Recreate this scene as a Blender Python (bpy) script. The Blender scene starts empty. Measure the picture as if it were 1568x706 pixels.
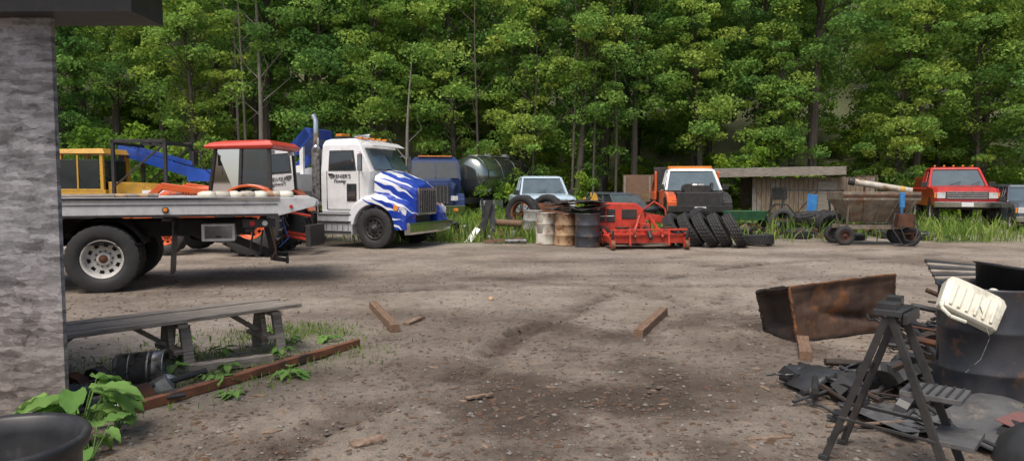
import bpy, math, random
import numpy as np
from mathutils import Vector, Matrix
random.seed(7); np.random.seed(7)
sc=bpy.context.scene
R=math.radians
# ------------------------------------------------------------------ materials
def nmat(name,c1,c2=None,scale=5,rough=.6,metal=0,bump=0,stretch=(1,1,1),c3=None,c3scale=2.5,c3lo=.55,c3hi=.62,coat=0,spec=.5,lo=.35,hi=.65,bscale=None,rvar=.12):
    m=bpy.data.materials.new(name); m.use_nodes=True
    nt=m.node_tree; N=nt.nodes; L=nt.links; p=N['Principled BSDF']
    if c2 is None: c2=tuple(v*.8 for v in c1)
    tc=N.new('ShaderNodeTexCoord'); mp=N.new('ShaderNodeMapping'); mp.inputs['Scale'].default_value=stretch
    L.new(tc.outputs['Object'],mp.inputs[0])
    n=N.new('ShaderNodeTexNoise'); n.inputs['Scale'].default_value=scale; n.inputs['Detail'].default_value=7; n.inputs['Roughness'].default_value=.65
    L.new(mp.outputs[0],n.inputs[0])
    r=N.new('ShaderNodeMapRange'); r.inputs[1].default_value=lo; r.inputs[2].default_value=hi; L.new(n.outputs[0],r.inputs[0])
    mx=N.new('ShaderNodeMix'); mx.data_type='RGBA'; mx.inputs[6].default_value=(*c1,1); mx.inputs[7].default_value=(*c2,1)
    L.new(r.outputs[0],mx.inputs[0]); out=mx.outputs[2]
    if c3 is not None:
        n2=N.new('ShaderNodeTexNoise'); n2.inputs['Scale'].default_value=c3scale; n2.inputs['Detail'].default_value=9; n2.inputs['Roughness'].default_value=.7
        L.new(tc.outputs['Object'],n2.inputs[0])
        r2=N.new('ShaderNodeMapRange'); r2.inputs[1].default_value=c3lo; r2.inputs[2].default_value=c3hi; L.new(n2.outputs[0],r2.inputs[0])
        m2=N.new('ShaderNodeMix'); m2.data_type='RGBA'; m2.inputs[7].default_value=(*c3,1)
        L.new(r2.outputs[0],m2.inputs[0]); L.new(out,m2.inputs[6]); out=m2.outputs[2]
    L.new(out,p.inputs['Base Color'])
    rr=N.new('ShaderNodeMapRange'); rr.inputs[3].default_value=max(.02,rough-rvar); rr.inputs[4].default_value=min(1,rough+rvar); L.new(n.outputs[0],rr.inputs[0]); L.new(rr.outputs[0],p.inputs['Roughness'])
    p.inputs['Metallic'].default_value=metal
    p.inputs['Specular IOR Level'].default_value=spec
    if coat: p.inputs['Coat Weight'].default_value=coat; p.inputs['Coat Roughness'].default_value=.08
    if bump:
        nb=n
        if bscale:
            nb=N.new('ShaderNodeTexNoise'); nb.inputs['Scale'].default_value=bscale; nb.inputs['Detail'].default_value=6; L.new(mp.outputs[0],nb.inputs[0])
        b=N.new('ShaderNodeBump'); b.inputs['Strength'].default_value=bump; b.inputs['Distance'].default_value=.02
        L.new(nb.outputs[0],b.inputs['Height']); L.new(b.outputs[0],p.inputs['Normal'])
    return m
DIRT=(.16,.13,.1)
RUSTC=(.16,.055,.022)
M={}
M['white']=nmat('white_paint',(.8,.8,.8),(.68,.68,.66),3,.3,coat=.5,c3=(.36,.32,.27),c3scale=1.5,c3lo=.6,c3hi=.85)
M['blue']=nmat('blue_paint',(.015,.07,.38),(.012,.05,.26),3,.32,coat=.4,c3=DIRT,c3lo=.62,c3hi=.85)
M['dkblue']=nmat('dark_blue_paint',(.01,.03,.12),(.008,.022,.08),3,.45,coat=.1,c3=(.06,.06,.07),c3lo=.6,c3hi=.85)
M['orange']=nmat('orange_paint',(.66,.12,.025),(.55,.09,.02),4,.35,coat=.3,c3=DIRT,c3lo=.6,c3hi=.8)
M['redroof']=nmat('tractor_roof_red',(.62,.06,.035),(.5,.045,.03),4,.4,coat=.3)
M['red']=nmat('red_paint',(.5,.025,.02),(.36,.02,.015),4,.38,coat=.3,c3=RUSTC,c3lo=.58,c3hi=.7)
M['mred']=nmat('machine_red',(.6,.055,.028),(.4,.035,.02),7,.5,c3=(.13,.06,.035),c3scale=4,c3lo=.52,c3hi=.68)
M['yellow']=nmat('yellow_paint',(.6,.33,.04),(.45,.26,.04),4,.45,c3=RUSTC,c3lo=.6,c3hi=.75)
M['ltblue']=nmat('pale_blue_paint',(.42,.53,.6),(.36,.45,.52),4,.35,coat=.3,c3=DIRT,c3lo=.6,c3hi=.85)
M['silver']=nmat('silver_paint',(.13,.15,.18),(.1,.115,.14),4,.3,metal=.4,coat=.4)
M['alu']=nmat('aluminium',(.72,.73,.74),(.56,.56,.56),6,.42,metal=.35,c3=(.28,.26,.23),c3scale=4,c3lo=.58,c3hi=.8)
M['deck']=nmat('deck_plate',(.4,.4,.39),(.25,.24,.22),8,.55,metal=.3,c3=(.16,.13,.1),c3scale=3)
M['chrome']=nmat('chrome',(.68,.69,.7),(.55,.55,.57),6,.16,metal=1,rvar=.06)
M['black']=nmat('black_steel',(.02,.02,.021),(.04,.037,.034),8,.5,c3=(.08,.06,.045),c3lo=.55,c3hi=.75)
M['blackpl']=nmat('black_plastic',(.022,.022,.024),(.04,.04,.041),8,.42,c3=(.1,.09,.08),c3scale=4,c3lo=.6,c3hi=.85)
M['rubber']=nmat('rubber',(.02,.02,.021),(.032,.031,.03),10,.72,bump=.1,c3=(.075,.065,.055),c3scale=4,c3lo=.55,c3hi=.85)
M['rim']=nmat('wheel_rim_paint',(.6,.59,.56),(.45,.43,.4),9,.5,c3=(.22,.15,.1),c3scale=9,c3lo=.58,c3hi=.72)
M['glass']=nmat('dark_glass',(.02,.028,.03),(.03,.04,.042),3,.06,spec=.9,rvar=.02)
M['wglass']=nmat('sky_glass',(.08,.115,.13),(.05,.075,.085),2,.08,spec=1,rvar=.03,coat=.4)
M['amber']=nmat('amber_lens',(.75,.25,.03),(.6,.18,.02),5,.25,coat=.5)
M['redlens']=nmat('red_lens',(.5,.02,.02),None,5,.25,coat=.5)
M['lens']=nmat('headlamp_lens',(.65,.66,.66),(.4,.4,.4),9,.12,coat=.8)
M['rust']=nmat('rusty_steel',(.15,.058,.026),(.055,.028,.018),5,.75,metal=.2,bump=.35,c3=(.032,.024,.021),c3scale=2,c3lo=.5,c3hi=.62)
M['rust2']=nmat('rusty_orange_steel',(.24,.095,.045),(.12,.05,.028),6,.8,bump=.3,c3=(.06,.038,.03),c3scale=3)
M['rustbin']=nmat('burnt_bin_steel',(.17,.1,.065),(.06,.04,.031),3.2,.6,metal=.3,bump=.5,stretch=(1,1,.6),c3=(.32,.125,.045),c3scale=1.8,c3lo=.57,c3hi=.7)
M['rustedge']=nmat('rust_edge',(.3,.12,.045),(.06,.035,.022),9,.8,bump=.4)
M['rustblack']=nmat('burnt_black_steel',(.018,.015,.014),(.05,.03,.02),4,.7,bump=.4,c3=(.14,.055,.025),c3scale=5,c3lo=.6,c3hi=.72)
M['wood']=nmat('weathered_wood',(.36,.32,.275),(.15,.125,.1),5,.88,bump=.5,stretch=(1,12,12),c3=(.18,.16,.115),c3scale=4,c3lo=.6,c3hi=.8,spec=.25)
M['woodbrown']=nmat('brown_wood',(.24,.145,.09),(.12,.075,.048),5,.85,bump=.5,stretch=(1,12,12))
M['woodv']=nmat('board_wood',(.27,.2,.135),(.12,.085,.058),4,.85,bump=.4,stretch=(10,10,.8),c3=(.23,.22,.2),c3scale=1.2)
M['roofm']=nmat('grey_roofing',(.25,.25,.24),(.15,.15,.15),3,.7,stretch=(1,6,1),c3=(.16,.1,.07),c3scale=1.5)
M['bark']=nmat('bark',(.13,.108,.086),(.05,.042,.034),6,.95,bump=.5,stretch=(6,6,1))
M['barkpale']=nmat('pale_bark',(.26,.235,.2),(.13,.115,.1),6,.95,bump=.4,stretch=(6,6,1))
M['tan']=nmat('tan_drum_paint',(.45,.31,.19),(.36,.22,.11),4,.6,c3=RUSTC,c3scale=4,c3lo=.5,c3hi=.62)
M['greydrum']=nmat('grey_drum_paint',(.34,.34,.32),(.22,.22,.2),4,.55,c3=(.22,.12,.06),c3scale=4,c3lo=.55,c3hi=.65)
M['whitedrum']=nmat('white_drum_plastic',(.55,.52,.45),(.38,.34,.28),4,.55,c3=(.25,.13,.06),c3scale=3.5,c3lo=.53,c3hi=.63)
M['navydrum']=nmat('navy_drum_paint',(.025,.028,.036),(.05,.05,.055),4,.42,c3=(.12,.07,.045),c3scale=5,c3lo=.55,c3hi=.64)
M['jug']=nmat('cream_plastic',(.7,.68,.57),(.58,.55,.45),5,.4,c3=(.33,.29,.22),c3scale=7,c3lo=.54,c3hi=.72)
M['tank']=nmat('polished_tank',(.34,.38,.36),(.26,.3,.28),1.2,.16,metal=.9,rvar=.05)
M['bluepl']=nmat('blue_tarp',(.05,.25,.55),(.03,.15,.4),5,.5)
M['stone']=nmat('stone',(.26,.24,.215),(.14,.125,.11),20,.9)
M['clod']=nmat('dirt_clod',(.14,.112,.088),(.07,.054,.043),20,.95)
M['chips']=nmat('wood_chips',(.28,.2,.14),(.12,.075,.05),9,.9)
M['litter']=nmat('dead_leaf',(.13,.07,.038),(.055,.033,.021),9,.9)
M['spread']=nmat('spreader_steel',(.3,.26,.2),(.17,.14,.105),4,.65,metal=.2,c3=(.2,.1,.055),c3scale=3,c3lo=.52,c3hi=.64)
M['matg']=nmat('grey_sheet',(.11,.11,.11),(.06,.06,.06),5,.6,c3=(.2,.17,.14),c3scale=6,c3lo=.55,c3hi=.75)
M['redlabel']=nmat('faded_red_label',(.22,.08,.065),(.13,.09,.085),30,.6)
M['green']=nmat('green_paint',(.06,.2,.09),(.04,.13,.06),5,.5,c3=RUSTC,c3lo=.55,c3hi=.7)
M['galv']=nmat('dirty_galvanised',(.42,.42,.41),(.2,.2,.19),10,.35,metal=.7,c3=(.05,.045,.04),c3scale=7,c3lo=.52,c3hi=.62)
m=bpy.data.materials.new('cab_glass'); m.use_nodes=True; nt=m.node_tree; nt.nodes.clear()
o=nt.nodes.new('ShaderNodeOutputMaterial'); mx=nt.nodes.new('ShaderNodeMixShader'); tr=nt.nodes.new('ShaderNodeBsdfTransparent'); tr.inputs[0].default_value=(.15,.24,.23,1)
gl=nt.nodes.new('ShaderNodeBsdfGlossy'); gl.inputs['Roughness'].default_value=.03; fr=nt.nodes.new('ShaderNodeFresnel'); fr.inputs[0].default_value=2.0
nt.links.new(fr.outputs[0],mx.inputs[0]); nt.links.new(tr.outputs[0],mx.inputs[1]); nt.links.new(gl.outputs[0],mx.inputs[2]); nt.links.new(mx.outputs[0],o.inputs[0]); M['cabglass']=m
def flame_mat():
    m=bpy.data.materials.new('flame_paint'); m.use_nodes=True; nt=m.node_tree; N=nt.nodes; L=nt.links; p=N['Principled BSDF']
    tc=N.new('ShaderNodeTexCoord'); sx=N.new('ShaderNodeSeparateXYZ'); L.new(tc.outputs['Object'],sx.inputs[0])
    def mt(op,a,b=None,c=None):
        k=N.new('ShaderNodeMath'); k.operation=op
        for i,v in enumerate((a,b,c)):
            if v is None: continue
            if isinstance(v,(int,float)): k.inputs[i].default_value=v
            else: L.new(v,k.inputs[i])
        return k.outputs[0]
    n=N.new('ShaderNodeTexNoise'); n.inputs['Scale'].default_value=2.2; n.inputs['Detail'].default_value=1; L.new(tc.outputs['Object'],n.inputs[0])
    X_=sx.outputs[0]
    h=mt('ADD',mt('ADD',mt('MULTIPLY_ADD',X_,.35,sx.outputs[2]),mt('MULTIPLY',sx.outputs[1],.35)),mt('MULTIPLY',n.outputs[0],.34))
    wv=mt('SINE',mt('MULTIPLY',h,2*math.pi/.21)); wv=mt('POWER',mt('MULTIPLY_ADD',wv,.5,.5),.8)
    w2=mt('SINE',mt('MULTIPLY',h,2*math.pi/.53)); 
    tip=mt('ADD',mt('MULTIPLY_ADD',wv,-1.0,.8),mt('MULTIPLY',w2,.18))
    d=mt('SUBTRACT',X_,tip)
    mr=N.new('ShaderNodeMapRange'); mr.inputs[1].default_value=-.5; mr.inputs[2].default_value=1.5; L.new(d,mr.inputs[0])
    cr=N.new('ShaderNodeValToRGB'); L.new(mr.outputs[0],cr.inputs[0]); cr.color_ramp.interpolation='CONSTANT'
    e=cr.color_ramp.elements; e[0].color=(.78,.79,.8,1); e[0].position=0; e[1].position=.25; e[1].color=(.012,.06,.4,1)
    for pos,c in [(.28,(.22,.36,.72,1)),(.295,(.012,.045,.34,1))]:
        k=e.new(pos); k.color=c
    L.new(cr.outputs[0],p.inputs['Base Color']); p.inputs['Roughness'].default_value=.25; p.inputs['Coat Weight'].default_value=.6
    return m
M['flame']=flame_mat()
def osb():
    m=bpy.data.materials.new('weathered_osb'); m.use_nodes=True; nt=m.node_tree; N=nt.nodes; L=nt.links; p=N['Principled BSDF']
    tc=N.new('ShaderNodeTexCoord'); cols=[]
    n0=N.new('ShaderNodeTexNoise'); n0.inputs['Scale'].default_value=9; n0.inputs['Detail'].default_value=5; L.new(tc.outputs['Object'],n0.inputs[0])
    for i,(rot,sc_) in enumerate([(35,(6,6,26)),(-28,(7,7,32)),(75,(6,6,22))]):
        mp=N.new('ShaderNodeMapping'); mp.inputs['Rotation'].default_value=(0,R(rot),0); mp.inputs['Scale'].default_value=sc_; mp.inputs['Location'].default_value=(i*3.3,i,i)
        L.new(tc.outputs['Object'],mp.inputs[0])
        sm=N.new('ShaderNodeVectorMath'); sm.operation='MULTIPLY_ADD'; sm.inputs[1].default_value=(1.6,1.6,1.6); L.new(n0.outputs[1],sm.inputs[0]); L.new(mp.outputs[0],sm.inputs[2])
        v=N.new('ShaderNodeTexVoronoi'); v.inputs['Scale'].default_value=1; L.new(sm.outputs[0],v.inputs['Vector'])
        s=N.new('ShaderNodeSeparateColor'); L.new(v.outputs['Color'],s.inputs[0]); cols.append(s.outputs[i%3])
    a=N.new('ShaderNodeMath'); a.operation='ADD'; L.new(cols[0],a.inputs[0]); L.new(cols[1],a.inputs[1])
    a2=N.new('ShaderNodeMath'); a2.operation='ADD'; L.new(a.outputs[0],a2.inputs[0]); L.new(cols[2],a2.inputs[1])
    n=N.new('ShaderNodeTexNoise'); n.inputs['Scale'].default_value=3.5; n.inputs['Detail'].default_value=9; n.inputs['Roughness'].default_value=.75; L.new(tc.outputs['Object'],n.inputs[0])
    a3=N.new('ShaderNodeMath'); a3.operation='MULTIPLY_ADD'; a3.inputs[1].default_value=4.5; L.new(n.outputs[0],a3.inputs[0]); L.new(a2.outputs[0],a3.inputs[2])
    mr=N.new('ShaderNodeMapRange'); mr.inputs[1].default_value=2.5; mr.inputs[2].default_value=5.0; L.new(a3.outputs[0],mr.inputs[0])
    cr=N.new('ShaderNodeValToRGB'); L.new(mr.outputs[0],cr.inputs[0]); e=cr.color_ramp.elements
    e[0].color=(.09,.082,.084,1); e[1].color=(.42,.405,.42,1); k=e.new(.5); k.color=(.235,.228,.238,1)
    sx=N.new('ShaderNodeSeparateXYZ'); L.new(tc.outputs['Object'],sx.inputs[0])
    zz=N.new('ShaderNodeMapRange'); zz.inputs[1].default_value=.2; zz.inputs[2].default_value=1.3; zz.inputs[3].default_value=.75; zz.inputs[4].default_value=0; L.new(sx.outputs[2],zz.inputs[0])
    mm=N.new('ShaderNodeMix'); mm.data_type='RGBA'; mm.blend_type='MULTIPLY'; mm.inputs[7].default_value=(.95,.8,.65,1); L.new(zz.outputs[0],mm.inputs[0]); L.new(cr.outputs[0],mm.inputs[6])
    L.new(mm.outputs[2],p.inputs['Base Color']); p.inputs['Roughness'].default_value=.9
    b=N.new('ShaderNodeBump'); b.inputs['Strength'].default_value=.8; b.inputs['Distance'].default_value=.008; L.new(a3.outputs[0],b.inputs['Height']); L.new(b.outputs[0],p.inputs['Normal'])
    return m
M['osb']=osb()
def leafmat(name,stops,trans=.35,objvar=.5):
    m=bpy.data.materials.new(name); m.use_nodes=True; nt=m.node_tree; N=nt.nodes; L=nt.links; N.remove(N['Principled BSDF'])
    p=N.new('ShaderNodeBsdfDiffuse')
    at=N.new('ShaderNodeAttribute'); at.attribute_name='tone'
    oi=N.new('ShaderNodeObjectInfo')
    a=N.new('ShaderNodeMath'); a.operation='MULTIPLY_ADD'; a.inputs[1].default_value=objvar; L.new(oi.outputs['Random'],a.inputs[0]); L.new(at.outputs['Fac'],a.inputs[2])
    mr=N.new('ShaderNodeMapRange'); mr.inputs[1].default_value=0; mr.inputs[2].default_value=1.5; L.new(a.outputs[0],mr.inputs[0])
    cr=N.new('ShaderNodeValToRGB'); e=cr.color_ramp.elements
    e[0].position=stops[0][0]/1.5; e[0].color=(*stops[0][1],1); e[1].position=min(1,stops[-1][0]/1.5); e[1].color=(*stops[-1][1],1)
    for s in stops[1:-1]:
        k=e.new(s[0]/1.5); k.color=(*s[1],1)
    L.new(mr.outputs[0],cr.inputs[0]); L.new(cr.outputs[0],p.inputs[0])
    t=N.new('ShaderNodeBsdfTranslucent'); L.new(cr.outputs[0],t.inputs[0])
    mx=N.new('ShaderNodeMixShader'); mx.inputs[0].default_value=trans; out=N['Material Output']
    L.new(p.outputs[0],mx.inputs[1]); L.new(t.outputs[0],mx.inputs[2]); L.new(mx.outputs[0],out.inputs[0])
    return m
M['leaf']=leafmat('tree_leaves',[(0,(.06,.145,.045)),(.45,(.13,.26,.07)),(.95,(.26,.42,.09)),(1.4,(.42,.5,.1))],.4,.6)
M['leafy']=leafmat('shrub_leaves',[(0,(.08,.17,.035)),(.6,(.2,.34,.05)),(1.3,(.42,.5,.06))],.4)
M['grass']=leafmat('grass_blades',[(0,(.09,.17,.035)),(.6,(.19,.3,.06)),(1,(.32,.35,.11))],.3,0)
M['burdock']=leafmat('broad_leaves',[(0,(.11,.23,.06)),(1.2,(.23,.38,.11))],.3,.2)
# ------------------------------------------------------------------ builder
I4=Matrix.Identity(4)
class B:
    def __init__(s): s.v=[];s.f=[];s.m=[];s.s=[];s.mats=[];s.M=I4.copy()
    def mi(s,k):
        mt=M[k]
        if mt not in s.mats: s.mats.append(mt)
        return s.mats.index(mt)
    def add(s,vs,fs,mat,smooth=False):
        o=len(s.v); s.v+= [s.M@Vector(v) for v in vs]; k=s.mi(mat)
        for f in fs: s.f.append([o+i for i in f]); s.m.append(k); s.s.append(smooth)
    def box(s,c,d,mat,rot=None,top=None):
        x,y,z=[q/2 for q in d]; t=top or (1,1)
        vs=[(-x,-y,-z),(x,-y,-z),(x,y,-z),(-x,y,-z),(-x*t[0],-y*t[1],z),(x*t[0],-y*t[1],z),(x*t[0],y*t[1],z),(-x*t[0],y*t[1],z)]
        Mx=Matrix.Translation(c)
        if rot: Mx=Mx@Matrix.Rotation(R(rot[2]),4,'Z')@Matrix.Rotation(R(rot[1]),4,'Y')@Matrix.Rotation(R(rot[0]),4,'X')
        vs=[Mx@Vector(v) for v in vs]
        s.add(vs,[(0,3,2,1),(4,5,6,7),(0,1,5,4),(1,2,6,5),(2,3,7,6),(3,0,4,7)],mat)
    def beam(s,p0,p1,w,h,mat,up=(0,0,1)):
        p0=Vector(p0);p1=Vector(p1);d=(p1-p0).normalized();u=Vector(up)
        if abs(d.dot(u))>.97: u=Vector((1,0,0))
        a=d.cross(u).normalized()*w/2; b=a.cross(d).normalized()*h/2
        vs=[p0-a-b,p0+a-b,p0+a+b,p0-a+b,p1-a-b,p1+a-b,p1+a+b,p1-a+b]
        s.add(vs,[(0,1,2,3),(7,6,5,4),(0,4,5,1),(1,5,6,2),(2,6,7,3),(3,7,4,0)],mat)
    def cyl(s,p0,p1,r0,r1=None,mat='black',seg=14,caps=True):
        if r1 is None:r1=r0
        p0=Vector(p0);p1=Vector(p1);d=(p1-p0).normalized();u=Vector((0,0,1)) if abs(d.z)<.95 else Vector((1,0,0))
        a=d.cross(u).normalized();b=d.cross(a)
        vs=[];n=seg
        for p,r in((p0,r0),(p1,r1)):
            for i in range(n):
                t=2*math.pi*i/n; vs.append(p+(a*math.cos(t)+b*math.sin(t))*r)
        s.add(vs,[(i,i+n,(i+1)%n+n,(i+1)%n) for i in range(n)],mat,True)
        if caps:
            s.add(vs[:n],[tuple(range(n))],mat); s.add(vs[n:],[tuple(range(n-1,-1,-1))],mat)
    def tube(s,pts,r,mat,seg=8):
        for i in range(len(pts)-1): s.cyl(pts[i],pts[i+1],r,r,mat,seg)
    def loft(s,secs,mat,smooth=False,cap=True):
        n=len(secs[0]); vs=[p for q in secs for p in q]; fs=[]
        for j in range(len(secs)-1):
            for i in range(n): fs.append((j*n+i,j*n+(i+1)%n,(j+1)*n+(i+1)%n,(j+1)*n+i))
        s.add(vs,fs,mat,smooth)
        if cap: s.add(secs[0],[tuple(range(n-1,-1,-1))],mat); s.add(secs[-1],[tuple(range(n))],mat)
    def prism(s,poly,a,b,mat):
        s.loft([[(x,a,z) for x,z in poly],[(x,b,z) for x,z in poly]],mat)
    def panel(s,pts,t,mat):
        p=[Vector(q) for q in pts]; n=(p[1]-p[0]).cross(p[2]-p[0]).normalized()*t
        s.loft([[q-n*.2 for q in p],[q+n for q in p]],mat)
    def rev(s,prof,mat,seg=32,smooth=True,Mx=I4,closed=False,rmod=None,skip=None):
        n=len(prof); vs=[]
        for i in range(seg):
            a=2*math.pi*i/seg
            for j,(r,t) in enumerate(prof):
                rr=r+(rmod(j,i) if rmod else 0); vs.append(Mx@Vector((rr*math.cos(a),t,rr*math.sin(a))))
        fs=[];nb=n if closed else n-1
        for i in range(seg):
            for j in range(nb):
                if skip and skip(j,i): continue
                i2=(i+1)%seg;j2=(j+1)%n
                fs.append((i*n+j,i*n+j2,i2*n+j2,i2*n+j))
        s.add(vs,fs,mat,smooth)
    def build(s,name,parent=None,bevel=0,loc=None,rot=None):
        me=bpy.data.meshes.new(name); me.from_pydata([tuple(v) for v in s.v],[],s.f)
        for mt in s.mats: me.materials.append(mt)
        me.polygons.foreach_set('material_index',s.m); me.polygons.foreach_set('use_smooth',s.s); me.update()
        ob=bpy.data.objects.new(name,me); sc.collection.objects.link(ob)
        if parent: ob.parent=parent
        if loc: ob.location=loc
        if rot: ob.rotation_euler=[R(a) for a in rot]
        if bevel:
            import bmesh
            bm=bmesh.new(); bm.from_mesh(me); bmesh.ops.remove_doubles(bm,verts=bm.verts,dist=.0004); bmesh.ops.recalc_face_normals(bm,faces=bm.faces); bm.to_mesh(me); bm.free()
            md=ob.modifiers.new('bevel','BEVEL'); md.width=bevel; md.segments=2; md.limit_method='ANGLE'; md.angle_limit=R(40)
        return ob
def empty(name,loc,yaw=0,parent=None):
    e=bpy.data.objects.new(name,None); sc.collection.objects.link(e); e.location=loc; e.rotation_euler=(0,0,R(yaw)); e.empty_display_size=.2
    if parent: e.parent=parent
    return e
def TR(x,y,z,rz=0,ry=0,rx=0): return Matrix.Translation((x,y,z))@Matrix.Rotation(R(rz),4,'Z')@Matrix.Rotation(R(ry),4,'Y')@Matrix.Rotation(R(rx),4,'X')
def tire(b,Mx,Rr,W,ri,mat='rubber',lug=.012,seg=60):
    w=W/2
    p=[(ri,-w*.72),(ri+.012,-w*.86),(ri+(Rr-ri)*.35,-w*1.02),(ri+(Rr-ri)*.7,-w*1.0),(Rr-.03,-w*.92),(Rr-.006,-w*.84),
       (Rr-.002,-w*.5),(Rr-.016,-w*.46),(Rr-.016,-w*.38),(Rr,-w*.34),(Rr,-w*.05),(Rr-.016,-w*.03),(Rr-.016,w*.03),(Rr,w*.05),(Rr,w*.34),(Rr-.016,w*.38),(Rr-.016,w*.46),(Rr-.002,w*.5),
       (Rr-.006,w*.84),(Rr-.03,w*.92),(ri+(Rr-ri)*.7,w*1.0),(ri+(Rr-ri)*.35,w*1.02),(ri+.012,w*.86),(ri,w*.72)]
    b.rev(p[:5],mat,seg,True,Mx); b.rev(p[-5:],mat,seg,True,Mx)
    b.rev(p[4:20],mat,seg,False,Mx,rmod=lambda j,i:(-lug if (0<j<15 and (i+(j//4))%3==0) else 0))
    b.rev([p[-1],p[0]],mat,seg,True,Mx)
def rim(b,Mx,W,ri,mat='rim',side=-1,deep=.0,holes=True):
    w=W/2; s=side; d=deep
    p=[(ri,s*w*.72),(ri+.004,s*(w*.8)),(ri-.012,s*(w*.8)),(ri-.02,s*w*.6),(ri*.9,s*(w*.45-d)),(ri*.84,s*(w*.25-d)),(ri*.80,s*(w*.2-d)),(ri*.62,s*(w*.28-d)),(ri*.5,s*(w*.3-d)),(ri*.46,s*(w*.26-d)),(ri*.34,s*(w*.26-d)),(ri*.33,s*(w*.55-d)),(ri*.29,s*(w*.6-d)),(0.0,s*(w*.62-d))]
    b.rev(p,mat,40,True,Mx,skip=(lambda j,i: j==6 and i%4 in(0,1)) if holes else None)
    b.rev([(ri*.9,s*(w*.0-d)),(0,s*(w*.0-d))],'black',20,True,Mx)
    for k in range(10):
        a=2*math.pi*k/10+.1; x=ri*.41*math.cos(a); z=ri*.41*math.sin(a)
        b.cyl(Mx@Vector((x,s*(w*.24-d),z)),Mx@Vector((x,s*(w*.4-d),z)),.014,.011,'rust' if k%3 else 'black',6)
    b.rev([(ri*.22,s*(w*.6-d)),(ri*.2,s*(w*.75-d)),(.0,s*(w*.77-d))],'rust' if mat=='rim' else mat,16,True,Mx)
def wheel(b,x,y,Rr,W,ri,mat='rim',side=-1,deep=0,lug=.012,seg=60):
    Mx=TR(x,y,Rr-.01); tire(b,Mx,Rr,W,ri,'rubber',lug,seg); rim(b,Mx,W,ri,mat,side,deep)
def arc(cx,cz,r,a0,a1,n):
    return [(cx+r*math.cos(R(a0+(a1-a0)*i/n)),cz+r*math.sin(R(a0+(a1-a0)*i/n))) for i in range(n+1)]
def text(body,parent,loc,rot,size,mat,name,ext=.004,shear=0):
    c=bpy.data.curves.new(name,'FONT'); c.body=body; c.size=size; c.extrude=ext; c.shear=shear; c.materials.append(M[mat]); c.resolution_u=3
    o=bpy.data.objects.new(name,c); sc.collection.objects.link(o); o.parent=parent; o.location=loc; o.rotation_euler=[R(a) for a in rot]; c.align_x='CENTER'; return o
# ------------------------------------------------------------------ numpy noise / mesh
def h2(x,y,s): 
    v=np.sin(x*127.1+y*311.7+s*74.7)*43758.5453; return v-np.floor(v)
def vn(x,y,s=0):
    xi=np.floor(x);yi=np.floor(y);xf=x-xi;yf=y-yi;u=xf*xf*(3-2*xf);v=yf*yf*(3-2*yf)
    return (h2(xi,yi,s)*(1-u)+h2(xi+1,yi,s)*u)*(1-v)+(h2(xi,yi+1,s)*(1-u)+h2(xi+1,yi+1,s)*u)*v
def fbm(x,y,s=0,o=4):
    t=0;a=.5
    for k in range(o): t=t+a*vn(x*2**k,y*2**k,s+k*3.1); a*=.5
    return t
def polydist(x,y,pts):
    best=np.full(x.shape,1e9);S=np.zeros(x.shape);acc=0
    for (x0,y0),(x1,y1) in zip(pts[:-1],pts[1:]):
        dx=x1-x0;dy=y1-y0;l=math.hypot(dx,dy)
        t=np.clip(((x-x0)*dx+(y-y0)*dy)/l/l,0,1); d=np.hypot(x-x0-t*dx,y-y0-t*dy)
        mk=d<best; best=np.where(mk,d,best); S=np.where(mk,acc+t*l,S); acc+=l
    return best,S
def npmesh(name,verts,quads,mat,tone=None,smooth=False,parent=None,extra=None):
    me=bpy.data.meshes.new(name); nv=len(verts); k=quads.shape[1]; nf=len(quads)
    me.vertices.add(nv); me.vertices.foreach_set('co',verts.astype(np.float32).ravel())
    me.loops.add(nf*k); me.loops.foreach_set('vertex_index',quads.astype(np.int32).ravel())
    me.polygons.add(nf); me.polygons.foreach_set('loop_start',np.arange(0,nf*k,k,dtype=np.int32))
    me.update(calc_edges=True)
    me.polygons.foreach_set('use_smooth',np.full(nf,smooth,dtype=bool))
    if tone is not None:
        a=me.attributes.new('tone','FLOAT','POINT'); a.data.foreach_set('value',tone.astype(np.float32))
    if extra:
        for kk,vv in extra.items():
            a=me.attributes.new(kk,'FLOAT','POINT'); a.data.foreach_set('value',vv.astype(np.float32))
    me.materials.append(mat); me.validate()
    ob=bpy.data.objects.new(name,me); sc.collection.objects.link(ob)
    if parent: ob.parent=parent
    return ob
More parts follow.
